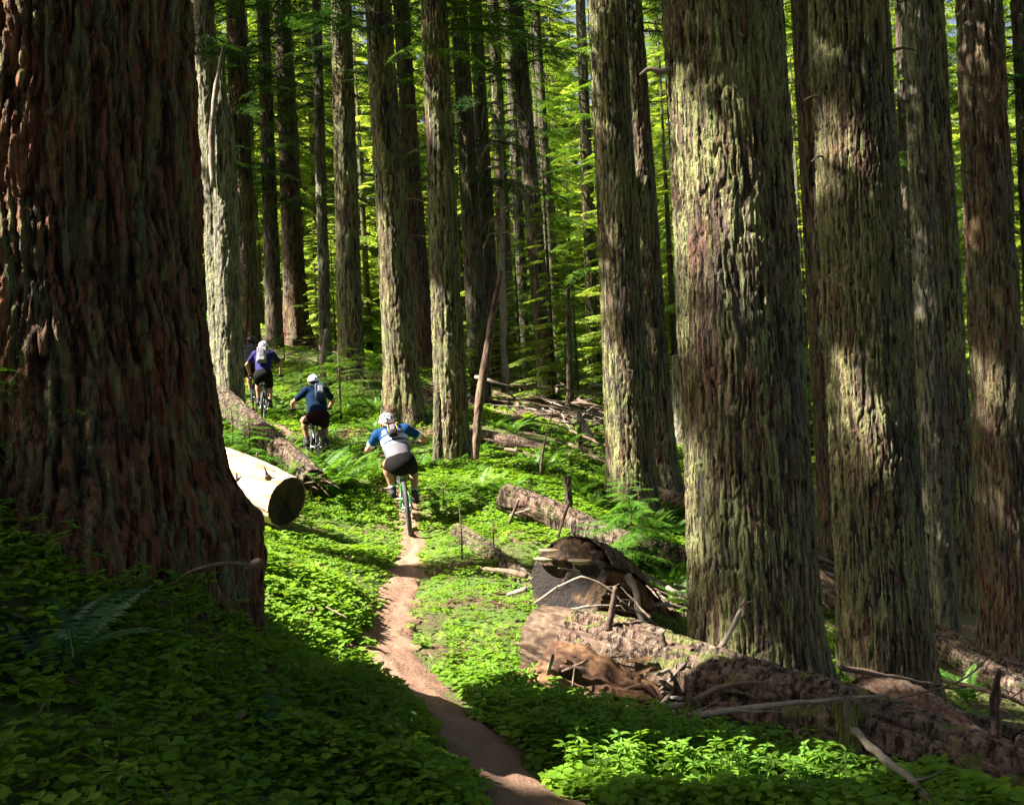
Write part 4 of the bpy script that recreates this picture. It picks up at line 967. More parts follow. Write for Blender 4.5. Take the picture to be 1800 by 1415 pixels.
k1 = at(470, 838, 11.9) - P[0]; bumpy(rt, k1, (.035, .03, .03), 'stickd', 'knot')
V, F, T3 = stick_mesh([k1, k1 + [-.01, -.01, .06], k1 + [-.03, -.02, .12]], [.02, .012, .003], 'stickd', 6, steps=5); link('splinter', mesh('splinter', V, [F, T3], M['stickd'], {'ridge': np.full(len(V), .2)}), rt)
for (a, b_, l) in ((416, 838, .05), (452, 800, .03), (430, 868, .02)):
    p = at(a, b_, 12.0) - P[0]
    bumpy(rt, p, (.012, .012, l), 'stickd', 'crack')
# long barked log running down behind it
rt, P, info = log('fallen_log', 'long reddish barked log behind the bare pale log, its lower end splintered', [(340, 650, 18.6), (400, 710, 17.4), (480, 780, 15.6), (552, 845, 14.2)], [.19, .19, .18, .16], 'bark_log', seed=2, lich=.12, depth=.02, caps=('', 'end_dark'))
for q in range(12):
    g = np.random.default_rng(q + 900); a = at(548, 842, 14.2) + g.normal(0, .07, 3) - P[0]; d = nrm(np.array([.6, -.5, -.35]) + g.normal(0, .35, 3)); l = g.uniform(.15, .5)
    V, F, T3 = stick_mesh([a - d * .1, a + d * l * .5, a + d * l], [.014, .010, .003], 'stickb', 5, q, steps=6); link('splinter', mesh('splinter', V, [F, T3], M['stickb'], {'ridge': np.full(len(V), .7)}), rt)
log('fallen_log', 'short barked log with a grey sawn end beside the pale fern clump', [(885, 873, 13.2), (970, 905, 12.9), (1060, 945, 12.5), (1200, 985, 12.1), (1290, 1010, 11.9)], [.17, .175, .17, .15, .13], 'bark_log', seed=3, lich=.12, depth=.018, caps=('end_grey', ''))
# conk-bearing rotten log
rt, P, info = log('rotten_log', 'very thick rotten log with a dark decayed end carrying pale bracket fungi', [(1000, 1020, 8.9), (1045, 1035, 9.35), (1110, 1085, 10.3), (1200, 1140, 11.6)], [.345, .36, .30, .2], 'rotten', seed=4, lich=0, depth=.03, furrow=.08, caps=('end_red', ''), char=[(at(950, 1025, 8.8), (.13, .5, .16)), (at(1015, 1022, 8.8), (.12, .5, .12)), (at(985, 1070, 8.8), (.22, .5, .07))])  # dark marks below the fungi: char, with their shade painted in
# shell of bark over the top of it
rootw = P[0]
gg = Geo(); Q, q = resample(P[:3] - P[0] , [.375, .385, .33], 27); Q, q = Q[1:], q[1:]; T, Nn_, Bn = frames(Q); th = np.linspace(R(20), R(172), 60)
side = nrm(np.cross(T, [0, 0, 1.])); upv = np.cross(side, T); gsh = np.random.default_rng(4)
V = Q[:, None] + (q[:, None] * (1.00 + .05 * (gsh.random((26, 60)) - .5)))[..., None] * (np.cos(th)[None, :, None] * side[:, None] + np.sin(th)[None, :, None] * upv[:, None]); Vo = V.reshape(-1, 3)
Vi = (Q[:, None] + (q[:, None, None] * .97) * (np.cos(th)[None, :, None] * side[:, None] + np.sin(th)[None, :, None] * upv[:, None])).reshape(-1, 3)
ii, jj = np.meshgrid(np.arange(25), np.arange(59), indexing='ij'); F = np.stack([ii * 60 + jj, ii * 60 + jj + 1, (ii + 1) * 60 + jj + 1, (ii + 1) * 60 + jj], -1).reshape(-1, 4)
gg.add(Vo, F, 0, ridge=gsh.random(len(Vo)), lich=(gsh.random(len(Vo)) < .12) * .7)
e = np.arange(59); gg.add(np.concatenate([Vo[:60], Vi[:60]]), np.stack([e, e + 1, e + 61, e + 60], 1), 0, ridge=.6)
gg.obj('bark', M['bark_log'], rt)
# bracket fungi
m, nt, b = newmat('fungus cream'); n_1 = noise_node(nt, 30, None, 3, .6); setc(nt, b, mix(nt, ramp(nt, n_1, .3, .7), (.26, .22, .14), (.36, .31, .21))); b.inputs['Roughness'].default_value = .7; M['conk'] = m
m, nt, b = newmat('fungus brown top'); n_1 = noise_node(nt, 40, (1, 1, 6), 3, .6); setc(nt, b, mix(nt, ramp(nt, n_1, .3, .7), (.16, .11, .07), (.32, .25, .17))); b.inputs['Roughness'].default_value = .8; M['conkt'] = m
def conk(px, py, Y, w_, label, drop=.5):
    c = at(px, py, Y); root = thing('bracket_fungus', label, 'fungus', c, (0, 0, R(-28)))
    n = 28; a = np.linspace(0, math.pi, n); rim = np.stack([-np.cos(a) * w_ / 2, -np.sin(a) * w_ * .42, np.zeros(n)], 1)
    g = np.random.default_rng(int(px)); rim[:, 1] *= 1 + g.normal(0, .03, n)
    for nm, h, mt, k in (('cap', .10, 'conkt', 1), ('pore_surface', -drop, 'conk', -1)):
        V = []; rows = 8
        for i in range(rows):
            f = i / (rows - 1); V.append(rim * [1 - (.45 if k > 0 else .88) * f ** 1.1, 1 - f, 0] + [0, .0, h * w_ * .42 * (math.sin(f * math.pi / 2) if k > 0 else f ** .8)])
        V = np.concatenate(V); ii, jj = np.meshgrid(np.arange(rows - 1), np.arange(n - 1), indexing='ij')
        F = np.stack([ii * n + jj, ii * n + jj + 1, (ii + 1) * n + jj + 1, (ii + 1) * n + jj], -1).reshape(-1, 4)
        if k > 0: F = F[:, ::-1]
        link(nm, mesh(nm, V, [F], M[mt]), root)
conk(965, 966, 8.97, .19, 'upper bracket fungus of the stacked pair on the rotten end', .3)
conk(958, 981, 8.99, .20, 'lower bracket fungus of the stacked pair on the rotten end', .5)
conk(1020, 984, 8.86, .21, 'single wide bracket fungus beside the stacked pair', .5)
# the long mossy log across the corner
LP = [(950, 1126, 7.7), (1080, 1152, 7.35), (1220, 1202, 6.9), (1360, 1244, 6.5), (1500, 1288, 6.1), (1650, 1340, 5.65), (1840, 1405, 5.15)]
P = np.array([at(*p) for p in LP]); root = thing('fallen_log', 'long thick log with patchy moss and flaking bark before the two thickest trunks', 'log', P[0]); LONG = root
V, F, A, info = trunk_mesh('exposed_wood', (P - P[0])[:3], [.25, .25, .245], .0085, None, seed=500, lich=0, depth=.008, furrow_w=.03, zstep=2.0)
gg = Geo(); gg.add(V, F, 0, **A); disc_cap(gg, info['ring0'], -info['T'][0], .02, .02, m=0); gg.obj('exposed_wood', M['butt'], root)
Qs, qs = resample(P, [.265, .27, .27, .262, .25, .235, .22], 60)
V, F, A, info = trunk_mesh('bark', Qs[5:] - P[0], qs[5:], .0075, None, seed=501, lich=.0, depth=.035, furrow_w=.07, zstep=1.2)
g = np.random.default_rng(8); mm = noise2(V[:, 0] * 1.0, V[:, 1] * 1.0 + V[:, 2], .06, 3) * .5 + noise2(V[:, 0], V[:, 1] + V[:, 2], .22, 9) * .5
top = sstep((V - np.repeat(info['A'], info['n'], 0))[:, 2] / .22, -.2, .7)
A['lich'] = np.clip(sstep(mm, .58, .70) * .8 * top, 0, 1)
gg = Geo(); gg.add(V, F, 0, **A); gg.obj('bark', M['bark_log'], root)
# crumbled orange wood in front of its butt
rt, P2, info = log('rotten_log', 'crumbling orange rotten wood chunk in front of the butt of the long mossy log', [(925, 1188, 7.15), (990, 1190, 7.05), (1075, 1215, 6.9), (1165, 1245, 6.75)], [.10, .17, .16, .10], 'rotten', cell=.008, seed=6, lich=0, depth=.05, furrow=.05, caps=('end_red', 'end_red'), burl=.16, capname='broken_end')
g = np.random.default_rng(66)
for i in range(40):
    a = at(g.uniform(925, 1190), g.uniform(1150, 1262), g.uniform(6.65, 7.1)); a[2] = max(a[2], float(terr(a[0], a[1])) + .02)
    d = nrm(g.normal(0, 1, 3) * [1, .6, .5]); l = g.uniform(.08, .30); w_ = g.uniform(.012, .04)
    V, F = box_arr((0, 0, 0), (l, w_, w_ * .5), None); V = V * (1 + g.normal(0, .25, V.shape)); T = nrm(d); s1 = nrm(np.cross(T, [0, .3, 1.])); R3 = np.stack([T, s1, np.cross(T, s1)], 1)
    o = link('wood_chunk', mesh('wood_chunk', V @ R3.T, [F], M[['rotten', 'rotten', 'stickb', 'weather'][int(g.integers(4))]], {'ridge': np.full(8, .8)}, smooth=False)); o.location = Vector([float(x_) for x_ in a])
    tag(o, 'splintered wood chunk among the crumbling orange rot', 'wood chunk', 'wood chunks around the crumbling orange rot')
# grooved split log
rt, P3, info = log('split_log', 'broad grooved log of split brown wood at the foot of the yellow-footed conifer', [(1530, 1262, 8.5), (1580, 1275, 8.1), (1660, 1322, 7.3), (1760, 1372, 6.6)], [.33, .35, .30, .22], 'slab', seed=7, lich=.03, depth=.045, furrow=.032, caps=('end_red', ''), oval=.9)
# parallel logs at the red-barked tree
log('fallen_log', 'upper of the two parallel dark logs beneath the red-barked conifer', [(1640, 1105, 15.0), (1720, 1150, 14.0), (1840, 1200, 12.8)], [.12, .13, .12], 'bark_log', seed=8, lich=.1)
log('fallen_log', 'lower thicker of the two parallel dark logs beneath the red-barked conifer', [(1640, 1130, 14.0), (1730, 1180, 13.0), (1850, 1235, 12.0)], [.15, .16, .15], 'bark_log', seed=9, lich=.1)
log('fallen_log', 'thin log in the sunny gap below the two parallel dark logs', [(1655, 1255, 9.6), (1740, 1280, 9.0), (1850, 1318, 8.3)], [.075, .08, .075], 'bark_log', seed=10, lich=.1)
log('fallen_log', 'half-buried pale rotting log beside the thin sapling by the path', [(805, 935, 12.6), (850, 965, 11.8), (905, 1010, 10.9), (960, 1050, 10.2)], [.10, .11, .11, .09], 'bark_log', seed=11, lich=.5, caps=('end_grey', ''))
log('fallen_log', 'dark log lying across the upper slope behind the shaggy conifer', [(825, 762, 20.5), (900, 778, 20.0), (980, 800, 19.4), (1060, 815, 19.0), (1140, 835, 18.6)], [.12, .14, .13, .12, .1], 'bark_log', seed=12, lich=.05)
log('fallen_log', 'reddish log above the dark one on the upper slope', [(862, 722, 25), (940, 735, 24.5), (1010, 752, 24)], [.14, .15, .12], 'bark_log', seed=13, lich=.05)
log('fallen_log', 'thin log on the skyline of the slope left of the straight greenish conifer', [(600, 640, 27.5), (680, 672, 26.5), (770, 700, 25.5), (860, 735, 24)], [.10, .10, .09, .08], 'bark_log', seed=14, lich=.05)
log('fallen_log', 'short cut pole leaning over the debris heap', [(1015, 728, 23), (1048, 790, 22.4)], [.085, .09], 'weather', seed=15, lich=0, caps=('end_grey', 'end_grey'))
log('fallen_log', 'dim log across the hollow behind the thickest mossy trunk', [(1120, 855, 17.5), (1190, 880, 16.8), (1260, 905, 16.2)], [.12, .12, .11], 'bark_log', seed=16, lich=.05)
log('fallen_log', 'short log resting in the gap right of the thickest mossy trunk', [(1435, 1030, 15), (1500, 1075, 14)], [.12, .12], 'bark_log', seed=17, lich=.05)

# ------------------------------------------------------------------ standing dead wood
def snag(label, pts, r, mat, seed, lich=.3, name='snag', **kw):
    P = np.array([at(*p) for p in pts]); b = P[0].copy(); P[0][2] = min(P[0][2], float(terr(b[0], b[1])) - .15)
    root = thing(name, label, 'dead tree', P[0]); V, F, A, info = trunk_mesh('trunk', P - P[0], r, max(.009, P[0][1] / 1098), None, seed=seed, lich=lich, **kw)
    gg = Geo(); gg.add(V, F, 0, **A); disc_cap(gg, info['ring1'], info['T'][-1], .02, .01, rings=4); gg.obj('trunk', M[mat], root); return root, P
rt, P = snag('broken-topped grey snag with a tapering spire next to the pale lichen-spotted conifer', [(404, 705, 17.8), (398, 400, 17.8), (394, 230, 17.8), (388, 160, 17.8), (393, 82, 17.8)], [.215, .20, .165, .085, .012], 'bark_grey', 31, lich=.45, flare=.05, below=.2)
V, F, T3 = stick_mesh(np.array([at(375, 330, 17.6), at(372, 240, 17.6), at(379, 160, 17.65), at(391, 84, 17.7)]) - P[0], [.05, .055, .04, .01], 'weather', 8, 3, steps=16, wob=.01); link('bare_spire', mesh('bare_spire', V, [F, T3], M['weather'], {'ridge': np.full(len(V), .9)}), rt)
snag('curved brown dead pole leaning beside the shaggy conifer', [(828, 745, 17.4), (845, 690, 17.5), (858, 610, 17.6), (868, 540, 17.7), (880, 478, 17.8)], [.065, .075, .065, .05, .035], 'stickb', 32, lich=0, depth=.008)
snag('short straight snag with a hooked foot rising from the debris heap', [(985, 742, 25.5), (999, 715, 25.5), (1001, 640, 25.5), (998, 508, 25.5)], [.13, .085, .075, .05], 'bark_dark', 33, lich=.2)
snag('upright charred stub beside the short barked log', [(1000, 888, 13.6), (998, 838, 13.6)], [.055, .05], 'bark_dark', 34, lich=.2)
snag('pale lit broken trunk in the gap behind the thickest mossy trunk', [(1200, 800, 24), (1195, 700, 24), (1190, 625, 24)], [.20, .16, .12], 'bark_grey', 35, lich=.2)
snag('dark stub below the leaning cut pole', [(1022, 800, 21.5), (1018, 752, 21.5)], [.06, .045], 'stickd', 36, lich=0)
snag('dark splintered stump wedge against the shaggy conifer', [(768, 800, 17.2), (770, 690, 17.4)], [.10, .04], 'bark_dark', 37, lich=.1, name='stump')
snag('small reddish stump under the debris heap', [(1075, 812, 20), (1072, 776, 20)], [.14, .06], 'bark_red', 38, lich=0, name='stump')
snag('knotty pale stump at the orange sunlit tree foot', [(573, 668, 24.5), (568, 640, 24.5), (574, 580, 24.5)], [.10, .07, .05], 'weather', 39, lich=0, name='stump')
snag('dark upright stub standing in front of the lower parallel log', [(1752, 1290, 8.4), (1750, 1225, 8.4), (1755, 1178, 8.4)], [.045, .04, .02], 'stickd', 40, lich=0)
snag('dark tilted stub on the brown ground below the sunny gap', [(1770, 1352, 7.0), (1793, 1296, 7.0)], [.035, .028], 'stickd', 41, lich=0)
snag('slim tilted stub on the grooved split log', [(1600, 1294, 7.4), (1630, 1220, 7.3)], [.022, .014], 'stickd', 42, lich=0)
# the drooping dead sapling, pale in the sun
rt = stick('pale dead sapling with drooping bare twigs in the sunny gap', [(888, 690, 27), (884, 500, 27), (884, 350, 27), (880, 180, 27)], [.09, .075, .06, .02], 'weather', 50, name='dead_sapling', cat='dead tree')
g = np.random.default_rng(55); bpt = at(888, 690, 27)
for i in range(26):
    py = g.uniform(170, 430); a = at(883 + g.normal(0, 1), py, 27); sd = g.choice([-1, 1]); l = g.uniform(15, 48)
    pts = np.array([a, at(883 + sd * l * .5, py - 6, 27 + g.normal(0, .3)), at(883 + sd * l, py + l * .5, 27 + g.normal(0, .5)), at(883 + sd * l * 1.05, py + l * 1.3, 27 + g.normal(0, .5))])
    V, F, T3 = stick_mesh(pts - bpt, [.03, .024, .018, .010], '', 5, i, steps=8); link('twig', mesh('twig', V, [F, T3], M['weather'], {'ridge': np.full(len(V), .9)}), rt)

# ------------------------------------------------------------------ single branches
stick('grey bare branch leaning against the foot of the thickest mossy trunk', [(1252, 1160, 6.95), (1278, 1120, 7.0), (1296, 1085, 7.05), (1310, 1050, 7.1)], [.020, .017, .014, .008], 'weather', 1, twigs=2)
stick('long pale pole lying across the top of the long mossy log', [(1090, 1270, 6.3), (1190, 1262, 6.1), (1270, 1250, 6.0), (1400, 1235, 5.95), (1550, 1222, 5.9)], [.014, .018, .017, .014, .008], 'weather', 2, twigs=3, wob=.015)
stick('whitish peeled branch sloping down the flank of the long mossy log', [(1500, 1282, 5.5), (1550, 1330, 5.2), (1600, 1370, 4.95), (1650, 1425, 4.7)], [.018, .020, .018, .013], 'weather', 3, twigs=1)
stick('thin dark twig arching above the grooved split log', [(1510, 1245, 6.4), (1600, 1222, 6.4), (1700, 1188, 6.5), (1745, 1150, 6.5)], [.008, .007, .006, .003], 'stickd', 4, twigs=3)
stick('dark stub sticking up from the butt of the long mossy log', [(1068, 1108, 7.2), (1074, 1080, 7.2), (1082, 1032, 7.2)], [.024, .022, .016], 'stickd', 5)
stick('short dark peg on top of the long mossy log', [(1172, 1152, 6.9), (1168, 1135, 6.9), (1163, 1112, 6.9)], [.024, .02, .015], 'stickd', 6)
stick('low dark peg near the leaning grey branch', [(1255, 1185, 6.6), (1253, 1165, 6.6)], [.025, .018], 'stickd', 7)
stick('arched pale twig with side shoots in front of the decayed log end', [(940, 1060, 7.7), (985, 1030, 7.7), (1020, 1015, 7.7), (1070, 1035, 7.7), (1110, 1075, 7.7)], [.009, .009, .009, .007, .004], 'weather', 8, twigs=7, wob=.06)
stick('upright thin brown stick between the short barked log and the thick rotten log', [(981, 945, 9.6), (988, 920, 9.7), (1001, 882, 9.7)], [.012, .014, .012], 'stickb', 9)
stick('leaning thin stick against the short barked log', [(895, 920, 11.5), (905, 895, 11.5), (912, 878, 11.5)], [.014, .016, .014], 'stickb', 10)
stick('pale broken bough behind the thick rotten log, pointing downhill', [(1102, 1012, 8.9), (1118, 1040, 8.8), (1122, 1070, 8.7), (1130, 1095, 8.6)], [.035, .03, .028, .02], 'weather', 11, twigs=2)
stick('brown root-like branch poking left from the thick rotten log', [(850, 1000, 10.4), (885, 1003, 10.2), (925, 1012, 9.8)], [.018, .024, .028], 'stickb', 12, twigs=1)
stick('short pale stick on the clover left of the thick rotten log', [(893, 1045, 9.2), (925, 1035, 9.1)], [.016, .02], 'weather', 13)
stick('gnarled twisted branch arching from the giant trunk foot', [(300, 1028, 4.6), (345, 1000, 4.55), (400, 990, 4.6), (440, 993, 4.75)], [.004, .006, .008, .010], 'stickb', 14, wob=.05)
stick('stubby broken branch end at the edge of the giant trunk', [(432, 1000, 4.8), (445, 993, 4.8), (458, 985, 4.8)], [.010, .02, .016], 'stickb', 15)
stick('broken dead limb jutting from the thickest mossy trunk toward the paler trunk behind', [(1200, 120, 8.75), (1160, 126, 8.7), (1140, 122, 8.7), (1125, 132, 8.7)], [.032, .026, .02, .008], 'weather', 16, twigs=2)
stick('white peeled stick poking from the short barked log end', [(896, 905, 12.7), (930, 895, 12.4)], [.01, .008], 'weather', 17)
stick('round pale cut branch under the long mossy log', [(1155, 1241, 6.35), (1205, 1240, 6.4)], [.022, .022], 'weather', 18)
stick('curved mossy branch hugging the long mossy log', [(1215, 1235, 6.45), (1250, 1215, 6.4), (1300, 1200, 6.3), (1350, 1200, 6.3)], [.02, .018, .014, .008], 'stickb', 19)
stick('long dark pole lying on the clover along the long mossy log', [(1140, 1275, 6.2), (1200, 1258, 6.15), (1260, 1250, 6.1)], [.016, .022, .022], 'stickb', 20)
stick('thin dead branch leaning up the lower parallel log', [(1640, 1210, 9.5), (1655, 1150, 9.6), (1668, 1130, 9.6)], [.016, .012, .008], 'stickb', 21, twigs=2)
stick('slanting dead pole below the sunny gap', [(1655, 1195, 10.5), (1720, 1210, 10), (1790, 1232, 9.4)], [.02, .018, .012], 'stickb', 22, twigs=2)
stick('upright dark dead stem in front of the debris slope', [(950, 835, 15.2), (955, 790, 15.2), (972, 720, 15.3)], [.018, .015, .006], 'stickd', 23, twigs=5)
stick('thin fallen stick in the clover to the left of the path', [(560, 1060, 7.6), (610, 1085, 7.2)], [.006, .005], 'stickb', 24)
for i, (ti, py, side_, L) in enumerate([(12, 200, 1, 1.0), (12, 330, 1, .9), (12, 470, 1, .8), (12, 130, 1, .8), (2, 115, 1, .25), (2, 280, -1, .18), (2, 190, -1, .22), (7, 130, -1, .5), (6, 180, -1, .4), (7, 375, 1, .45), (8, 310, -1, .35), (11, 355, 1, .5), (11, 425, 1, .5), (1, 190, -.1, .16), (1, 118, .1, .12), (18, 60, -1, .3), (18, 30, -1, .3), (3, 600, -1, .1), (4, 180, 1, .35), (10, 575, 1, .2), (5, 410, -1, .25), (5, 255, -1, .3)]):
    t = TR[ti]; h = UPZ_from_py(py, t); c = t['d'] * h; rr_ = t['r0'] + (t['r1'] - t['r0']) * h / t['L']
    g = np.random.default_rng(i + 70); d = nrm(np.array([side_, -.35 - (1 - abs(side_)) * 1.2, g.uniform(-.25, .1)])); a = c + d * rr_ * .9
    V, F, T3 = stick_mesh([a, a + d * L * .5 + [0, 0, .02], a + d * L + [0, 0, -.12 * L]], [.018, .013, .005], '', 6, i, steps=8, wob=.06)
    link('dead_limb', mesh('dead_limb', V, [F, T3], M['weather' if i % 2 else 'stickb'], {'ridge': np.full(len(V), .9)}), t['root'])
# heaps of dead branches
def heap(n, cx, cy, rx, ry, L0, L1, r0, label, group, mats, seed, up=.25, dirs=None):
    c = ground_px(cx, cy); g = np.random.default_rng(seed)
    for i in range(n):
        x, y = c[0] + g.normal(0, rx * .5), c[1] + g.normal(0, ry * .5); L = g.uniform(L0, L1); a = g.uniform(0, 6.28) if dirs is None else R(g.normal(*dirs))
        d2 = np.array([math.cos(a), math.sin(a)]); k = 5; s_ = np.linspace(-.5, .5, k); X = x + d2[0] * L * s_ + g.normal(0, .03 * L, k); Y_ = y + d2[1] * L * s_ + g.normal(0, .03 * L, k)
        if Y_.min() < 4: continue
        z = terr(X, Y_) + .03 + g.uniform(0, up) * abs(g.normal(0, 1)) + np.linspace(0, 1, k) * g.uniform(0, up * .8)
        rr_ = r0 * g.uniform(.4, 1.6)
        stick(label, np.stack([X, Y_, z], 1), list(rr_ * np.linspace(1, .4, k)), mats[int(g.integers(len(mats)))], seed * 50 + i, group)
heap(60, 955, 735, 2.9, 3.4, .8, 3.0, .035, 'dead grey branch in the tangled debris heap on the crest of the slope', 'dead branches of the debris heap on the crest', ['weather', 'stickb', 'stickb', 'stickd'], 1, .35)
heap(22, 1140, 845, 2.4, 2.2, .6, 2.2, .028, 'dead branch strewn on the brown slope before the lichen-covered trunk', 'dead branches strewn before the lichen-covered trunk', ['weather', 'stickb', 'stickb'], 2, .2)
heap(26, 1165, 1060, .9, 1.0, .3, 1.2, .022, 'pale dead stick piled between the thick rotten log and the thickest mossy trunk', 'sticks piled behind the thick rotten log', ['weather', 'weather', 'stickb'], 3, .14)
heap(34, 1700, 1300, 1.5, 1.4, .3, 1.6, .018, 'dead stick on the brown ground below the red-barked conifer', 'sticks below the red-barked conifer', ['weather', 'stickb', 'stickd'], 4, .14)
heap(20, 1460, 1010, 1.2, 2.2, .6, 2.2, .035, 'dead branch in the gap between the two thickest mossy trunks', 'branches in the gap between the thickest trunks', ['weather', 'stickb'], 5, .2)
heap(16, 690, 690, 2.2, 2.4, .6, 2.4, .03, 'dead branch lying uphill of the straight greenish conifer', 'branches uphill of the straight greenish conifer', ['weather', 'stickb'], 6, .2)
heap(14, 530, 618, 2.2, 2.0, .6, 2.2, .03, 'dead branch lying at the orange sunlit tree foot', 'branches at the orange sunlit tree foot', ['weather', 'stickb'], 7, .15)
heap(30, 1110, 1180, .5, .35, .12, .55, .008, 'thin dry twig on the butt of the long mossy log', 'twigs on the butt of the long mossy log', ['weather', 'stickb', 'stickd'], 8, .30)
heap(16, 1520, 1200, .5, .5, .2, .8, .014, 'stick at the yellow mossy tree foot', 'sticks at the yellow mossy tree foot', ['weather', 'stickb'], 9, .1)

# hanging moss on the long log's stub
def moss_drape(pts, w_, label, seed, n=260):
    P = np.array([at(*p) for p in pts]); g = np.random.default_rng(seed); root = thing('mossy_stub', label, 'moss', P[0])
    V, F, T3 = stick_mesh(P - P[0], [.02, .018, .015][:len(P)], '', 8, seed, steps=8); link('stub', mesh('stub', V, [F, T3], M['stickd'], {'ridge': np.full(len(V), .6)}), root)
    t = g.random(n); Q = np.stack([np.interp(t, np.linspace(0, 1, len(P)), P[:, i] - P[0][i]) for i in range(3)], 1) + g.normal(0, w_, (n, 3)) * [1, 1, .3]
    d = nrm(np.stack([g.normal(0, .15, n), g.normal(0, .15, n), -np.ones(n)], 1)); nn = nrm(np.stack([g.normal(0, .6, n), -np.ones(n), np.zeros(n)], 1))
    V, F = leaf_quads(Q, d, nn, g.uniform(.05, .16, n), np.full(n, .010)); link('moss', mesh('moss', V, [F], M['mossm'], {'tint': np.repeat(g.random(n), 4)}, smooth=False), root)
M['mossm'] = leaf_mat('hanging moss', (0.10, 0.11, 0.035), (0.22, 0.22, 0.08), .25, .9, .1)
moss_drape([(1488, 1232, 5.75), (1490, 1290, 5.7), (1486, 1355, 5.65)], .022, 'moss-draped upright stub on the flank of the long mossy log', 1)
moss_drape([(1470, 1235, 5.8), (1490, 1228, 5.8), (1510, 1235, 5.8)], .016, 'moss-hung knob where the pale pole crosses the long mossy log', 2, 120)
moss_drape([(1215, 1250, 6.3), (1212, 1220, 6.35)], .018, 'moss-grown stub beside the curved mossy branch', 3, 120)
moss_drape([(1308, 1060, 7.08), (1306, 1085, 7.05)], .008, 'tuft of moss on the tip of the leaning grey branch', 4, 40)

# ------------------------------------------------------------------ cyclists
def surface_net(fn, lo, hi, h):
    xs = [np.arange(lo[i], hi[i] + h, h) for i in range(3)]
    X, Y, Z = np.meshgrid(*xs, indexing='ij'); D = fn(np.stack([X, Y, Z], -1).reshape(-1, 3)).reshape(X.shape)
    n = np.array(D.shape); acc = np.zeros((*(n - 1), 3)); cnt = np.zeros(n - 1)
    G = np.stack([X, Y, Z], -1); quads = []
    cid = lambda i, j, k: (i * (n[1] - 1) + j) * (n[2] - 1) + k
    for a in range(3):
        b, c = (a + 1) % 3, (a + 2) % 3
        s0 = [slice(None)] * 3; s1 = [slice(None)] * 3; s0[a] = slice(0, -1); s1[a] = slice(1, None)
        d0, d1 = D[tuple(s0)], D[tuple(s1)]; I = np.argwhere((d0 < 0) != (d1 < 0))
        if not len(I): continue
        v0 = d0[tuple(I.T)]; v1 = d1[tuple(I.T)]; t = v0 / (v0 - v1); p = G[tuple(I.T)].copy(); p[:, a] += t * h
        cells = []
        for (ob, oc) in ((0, 0), (-1, 0), (-1, -1), (0, -1)):
            J = I.copy(); J[:, b] += ob; J[:, c] += oc; cells.append(J)
        ok = np.ones(len(I), bool)
        for J in cells: ok &= (J >= 0).all(1) & (J < n - 1).all(1)
        for J in cells:
            np.add.at(acc, tuple(J[ok].T), p[ok]); np.add.at(cnt, tuple(J[ok].T), 1)
        q = np.stack([cid(*J[ok].T) for J in cells], 1); fl = v0[ok] < 0; q[~fl] = q[~fl][:, ::-1]; quads.append(q)
    Q = np.concatenate(quads); used = np.unique(Q); V = (acc.reshape(-1, 3)[used] / cnt.reshape(-1)[used][:, None])
    return V, np.searchsorted(used, Q)
def cone(P, a, b, ra, rb):
    a = np.asarray(a, float); b = np.asarray(b, float); ab = b - a; t = np.clip(((P - a) @ ab) / (ab @ ab), 0, 1)
    return np.linalg.norm(P - a - t[:, None] * ab, axis=1) - (ra + (rb - ra) * t)
def ell(P, c, r):
    q = (P - np.asarray(c)) / np.asarray(r); k = np.linalg.norm(q, axis=1); return (k - 1) * min(r)
def smin(a, b, k):
    h = np.clip(.5 + .5 * (b - a) / k, 0, 1); return b + (a - b) * h - k * h * (1 - h)
def lerp(a, b, t): return np.asarray(a, float) * (1 - t) + np.asarray(b, float) * t
M['skin'] = plain('skin', (0.42, 0.22, 0.14), .55, 0, 30, .12)
M['black'] = plain('black cloth', (0.012, 0.012, 0.013), .8, spec=.2); M['rubber'] = plain('tyre rubber', (0.05, 0.05, 0.052), .8)
M['blue'] = plain('blue jersey cloth', (0.004, 0.045, 0.15), .8, spec=.15); M['white'] = plain('white jersey cloth', (0.72, 0.73, 0.76), .75); M['lilac'] = plain('light grey jersey cloth', (0.42, 0.43, 0.50), .75); M['dgrey'] = plain('dark grey jersey cloth', (0.13, 0.12, 0.15), .75)
M['navy'] = plain('navy cloth', (0.003, 0.016, 0.050), .85, spec=.1); M['purple'] = plain('violet blue cloth', (0.022, 0.018, 0.13), .75, spec=.15); M['darkgrey'] = plain('dark cloth', (0.03, 0.03, 0.035), .8)
M['hwhite'] = plain('helmet white', (0.78, 0.80, 0.84), .25, 0, 40, .05); M['hblack'] = plain('helmet black', (0.02, 0.02, 0.024), .3); M['red'] = plain('red trim', (0.5, 0.03, 0.02), .4); M['orange'] = plain('tan strap', (0.55, 0.30, 0.10), .7)
M['metal'] = plain('brushed metal', (0.55, 0.56, 0.58), .3, 1.0); M['green'] = plain('green frame paint', (0.03, 0.17, 0.03), .3); M['dframe'] = plain('dark frame paint', (0.03, 0.03, 0.035), .3); M['packg'] = plain('pale grey pack cloth', (0.22, 0.215, 0.25), .8); M['packd'] = plain('blue pack cloth', (0.012, 0.035, 0.09), .8)
M['short'] = plain('black shorts cloth', (0.009, 0.008, 0.008), .9, spec=.1); M['shortb'] = plain('dark maroon shorts cloth', (0.018, 0.007, 0.007), .9, spec=.1); M['hair'] = plain('dark hair', (0.02, 0.013, 0.009), .6)
def tubeobj(name, P, r, mat, parent, n=10):
    g = Geo(); add_tube(g, P, r, n); return g.obj(name, M[mat], parent)
